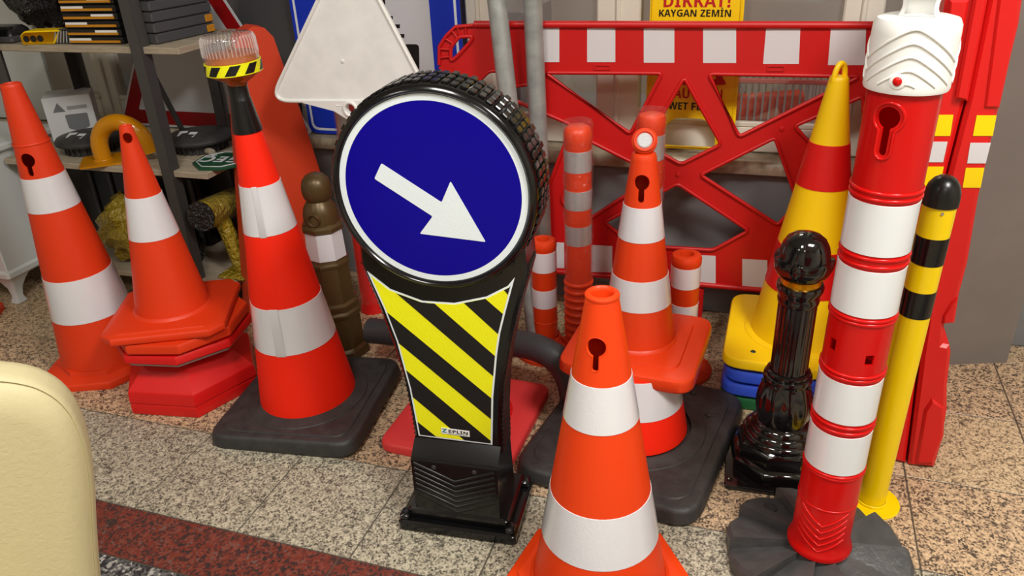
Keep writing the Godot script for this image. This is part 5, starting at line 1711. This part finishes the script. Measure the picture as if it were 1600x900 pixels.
# ------------------------------------------------------------------ chair, hose and odd pieces
func build_chair() -> void:
	var z := -0.66
	var O := at_z(60, 760, z)
	var turn := 42.0
	var p := PackedVector2Array()
	for e in [[-325, 880], [-330, 780], [-320, 690], [-290, 625], [-240, 588], [-160, 572], [-75, 573], [-20, 579], [22, 582], [58, 590], [90, 607], [114, 632], [131, 668], [142, 712], [148, 765], [150, 820], [154, 880], [160, 940], [164, 985], [-75, 965], [-310, 955]]:
		var v := on_plane(e[0], e[1], V3(O.x, 0, z), turn)
		p.push_back(v)
	if Geometry2D.is_polygon_clockwise(p): p.reverse()
	var q := rounded(p, 0.03, 3)
	var o := thing("cream_chair", "cream leather chair seen by its rounded padded back", "chair", V3(O.x, 0, z), turn)
	var m := MB.new()
	var layers := [[0.03, -0.05], [0.012, -0.046], [0.002, -0.034], [0.0, -0.02], [0.0, 0.006], [0.004, 0.014], [0.0075, 0.0165], [0.0085, 0.0145], [0.011, 0.0145], [0.014, 0.018], [0.024, 0.026], [0.045, 0.033], [0.07, 0.036]]
	var mid := Vector2.ZERO
	for v in q: mid += v / q.size()
	var rings := []
	for e in layers:
		var r := PackedVector3Array()
		for v in q: r.push_back(V3(mid.x + (v.x - mid.x) * (1.0 - e[0] / 0.25), mid.y + (v.y - mid.y) * (1.0 - e[0] / 0.2), e[1]))
		rings.append(r)
	m.loft(rings)
	part("backrest", m, M.leather, o, Transform3D.IDENTITY, 50)
	part("seat", stack_rings([[rrect(0.42, 0.42, 0.05), 0.36], [rrect(0.44, 0.44, 0.05), 0.375], [rrect(0.44, 0.44, 0.05), 0.415], [rrect(0.4, 0.4, 0.05), 0.435]]), M.leather, o, xf(V3(-0.26, 0, 0.27)))
	for s in [[-1, -1], [1, -1], [-1, 1], [1, 1]]:
		part("leg", MB.new().tube([V3(-0.26 + 0.19 * s[0], 0.37, 0.27 + 0.19 * s[1]), V3(-0.26 + 0.21 * s[0], 0.0, 0.27 + 0.21 * s[1])], [0.016, 0.012], 12), M.chrome, o)

func build_bits() -> void:
	# black hose that runs behind the arrow sign and bends to the floor
	var o := thing("rubber_hose", "thick black bent hoop tube lying behind the blue arrow sign", "tube", V3(-0.9, 0, -1.98))
	var path := []
	for e in [[-0.3, 0.12, 0.0], [-0.2, 0.13, 0.01], [0.0, 0.15, 0.03], [0.2, 0.165, 0.03], [0.3, 0.16, 0.04], [0.36, 0.135, 0.055], [0.395, 0.09, 0.075], [0.41, 0.045, 0.09], [0.42, 0.0, 0.1]]: path.append(V3(e[0], e[1], e[2]))
	var cv := Curve3D.new()
	for i in path.size():
		var t: Vector3 = (path[mini(i + 1, path.size() - 1)] - path[maxi(i - 1, 0)]) / 6.0
		cv.add_point(path[i], -t, t)
	cv.bake_interval = 0.02
	part("tube", MB.new().tube(Array(cv.get_baked_points()), 0.042, 24), M.black_hose, o)
	part("yellow_ring", MB.new().tube([V3(0.135, 0.161, 0.031), V3(0.16, 0.163, 0.031)], 0.0435, 24), M.yellow, o)
	# red film bundle behind the sign
	lump("film_bundle", "bundle in glossy red film behind the blue arrow sign", "bundle", V3(-0.875, 0, -2.085), V3(0.145, 0.15, 0.08), M.wrap_red, 97, V3(0, 0.14, 0))
	# tall orange board with a rounded top behind the lamp cone
	var e0 := at_z(366, 130, -2.2)
	e0.y = 0
	var rot := 50.0
	var pts := PackedVector2Array()
	for e in [[404, 560], [367, 130], [366, 80], [376, 54], [396, 42], [414, 44], [428, 58], [440, 92], [470, 172], [512, 302], [545, 420], [560, 560]]:
		var v := on_plane(e[0], e[1], e0, rot)
		pts.push_back(V2(v.x, maxf(v.y, 0.0)))
	o = thing("orange_board", "tall orange plastic board with a rounded top behind the lamp cone", "barrier board", e0, rot)
	part("shell", MB.new().prism(pts, -0.095, 0.0, 0.004), M.orange_dull, o)
	# orange cone by the cabinet foot, only its base in view
	o = thing("traffic_cone", "low orange cone in front of the white cabinet's foot", "traffic cone", V3(-2.915, 0, -1.83))
	part("base", plinth(ngon(0.165, 8, 10), 0.0, 0.03, 0.84, 0.01), M.orange_deep, o)
	part("body", MB.new().lathe([V2(0.1, 0.03), V2(0.095, 0.045), V2(0.025, 0.48), V2(0.02, 0.485), V2(0.0, 0.485)], 40), M.orange_deep, o)
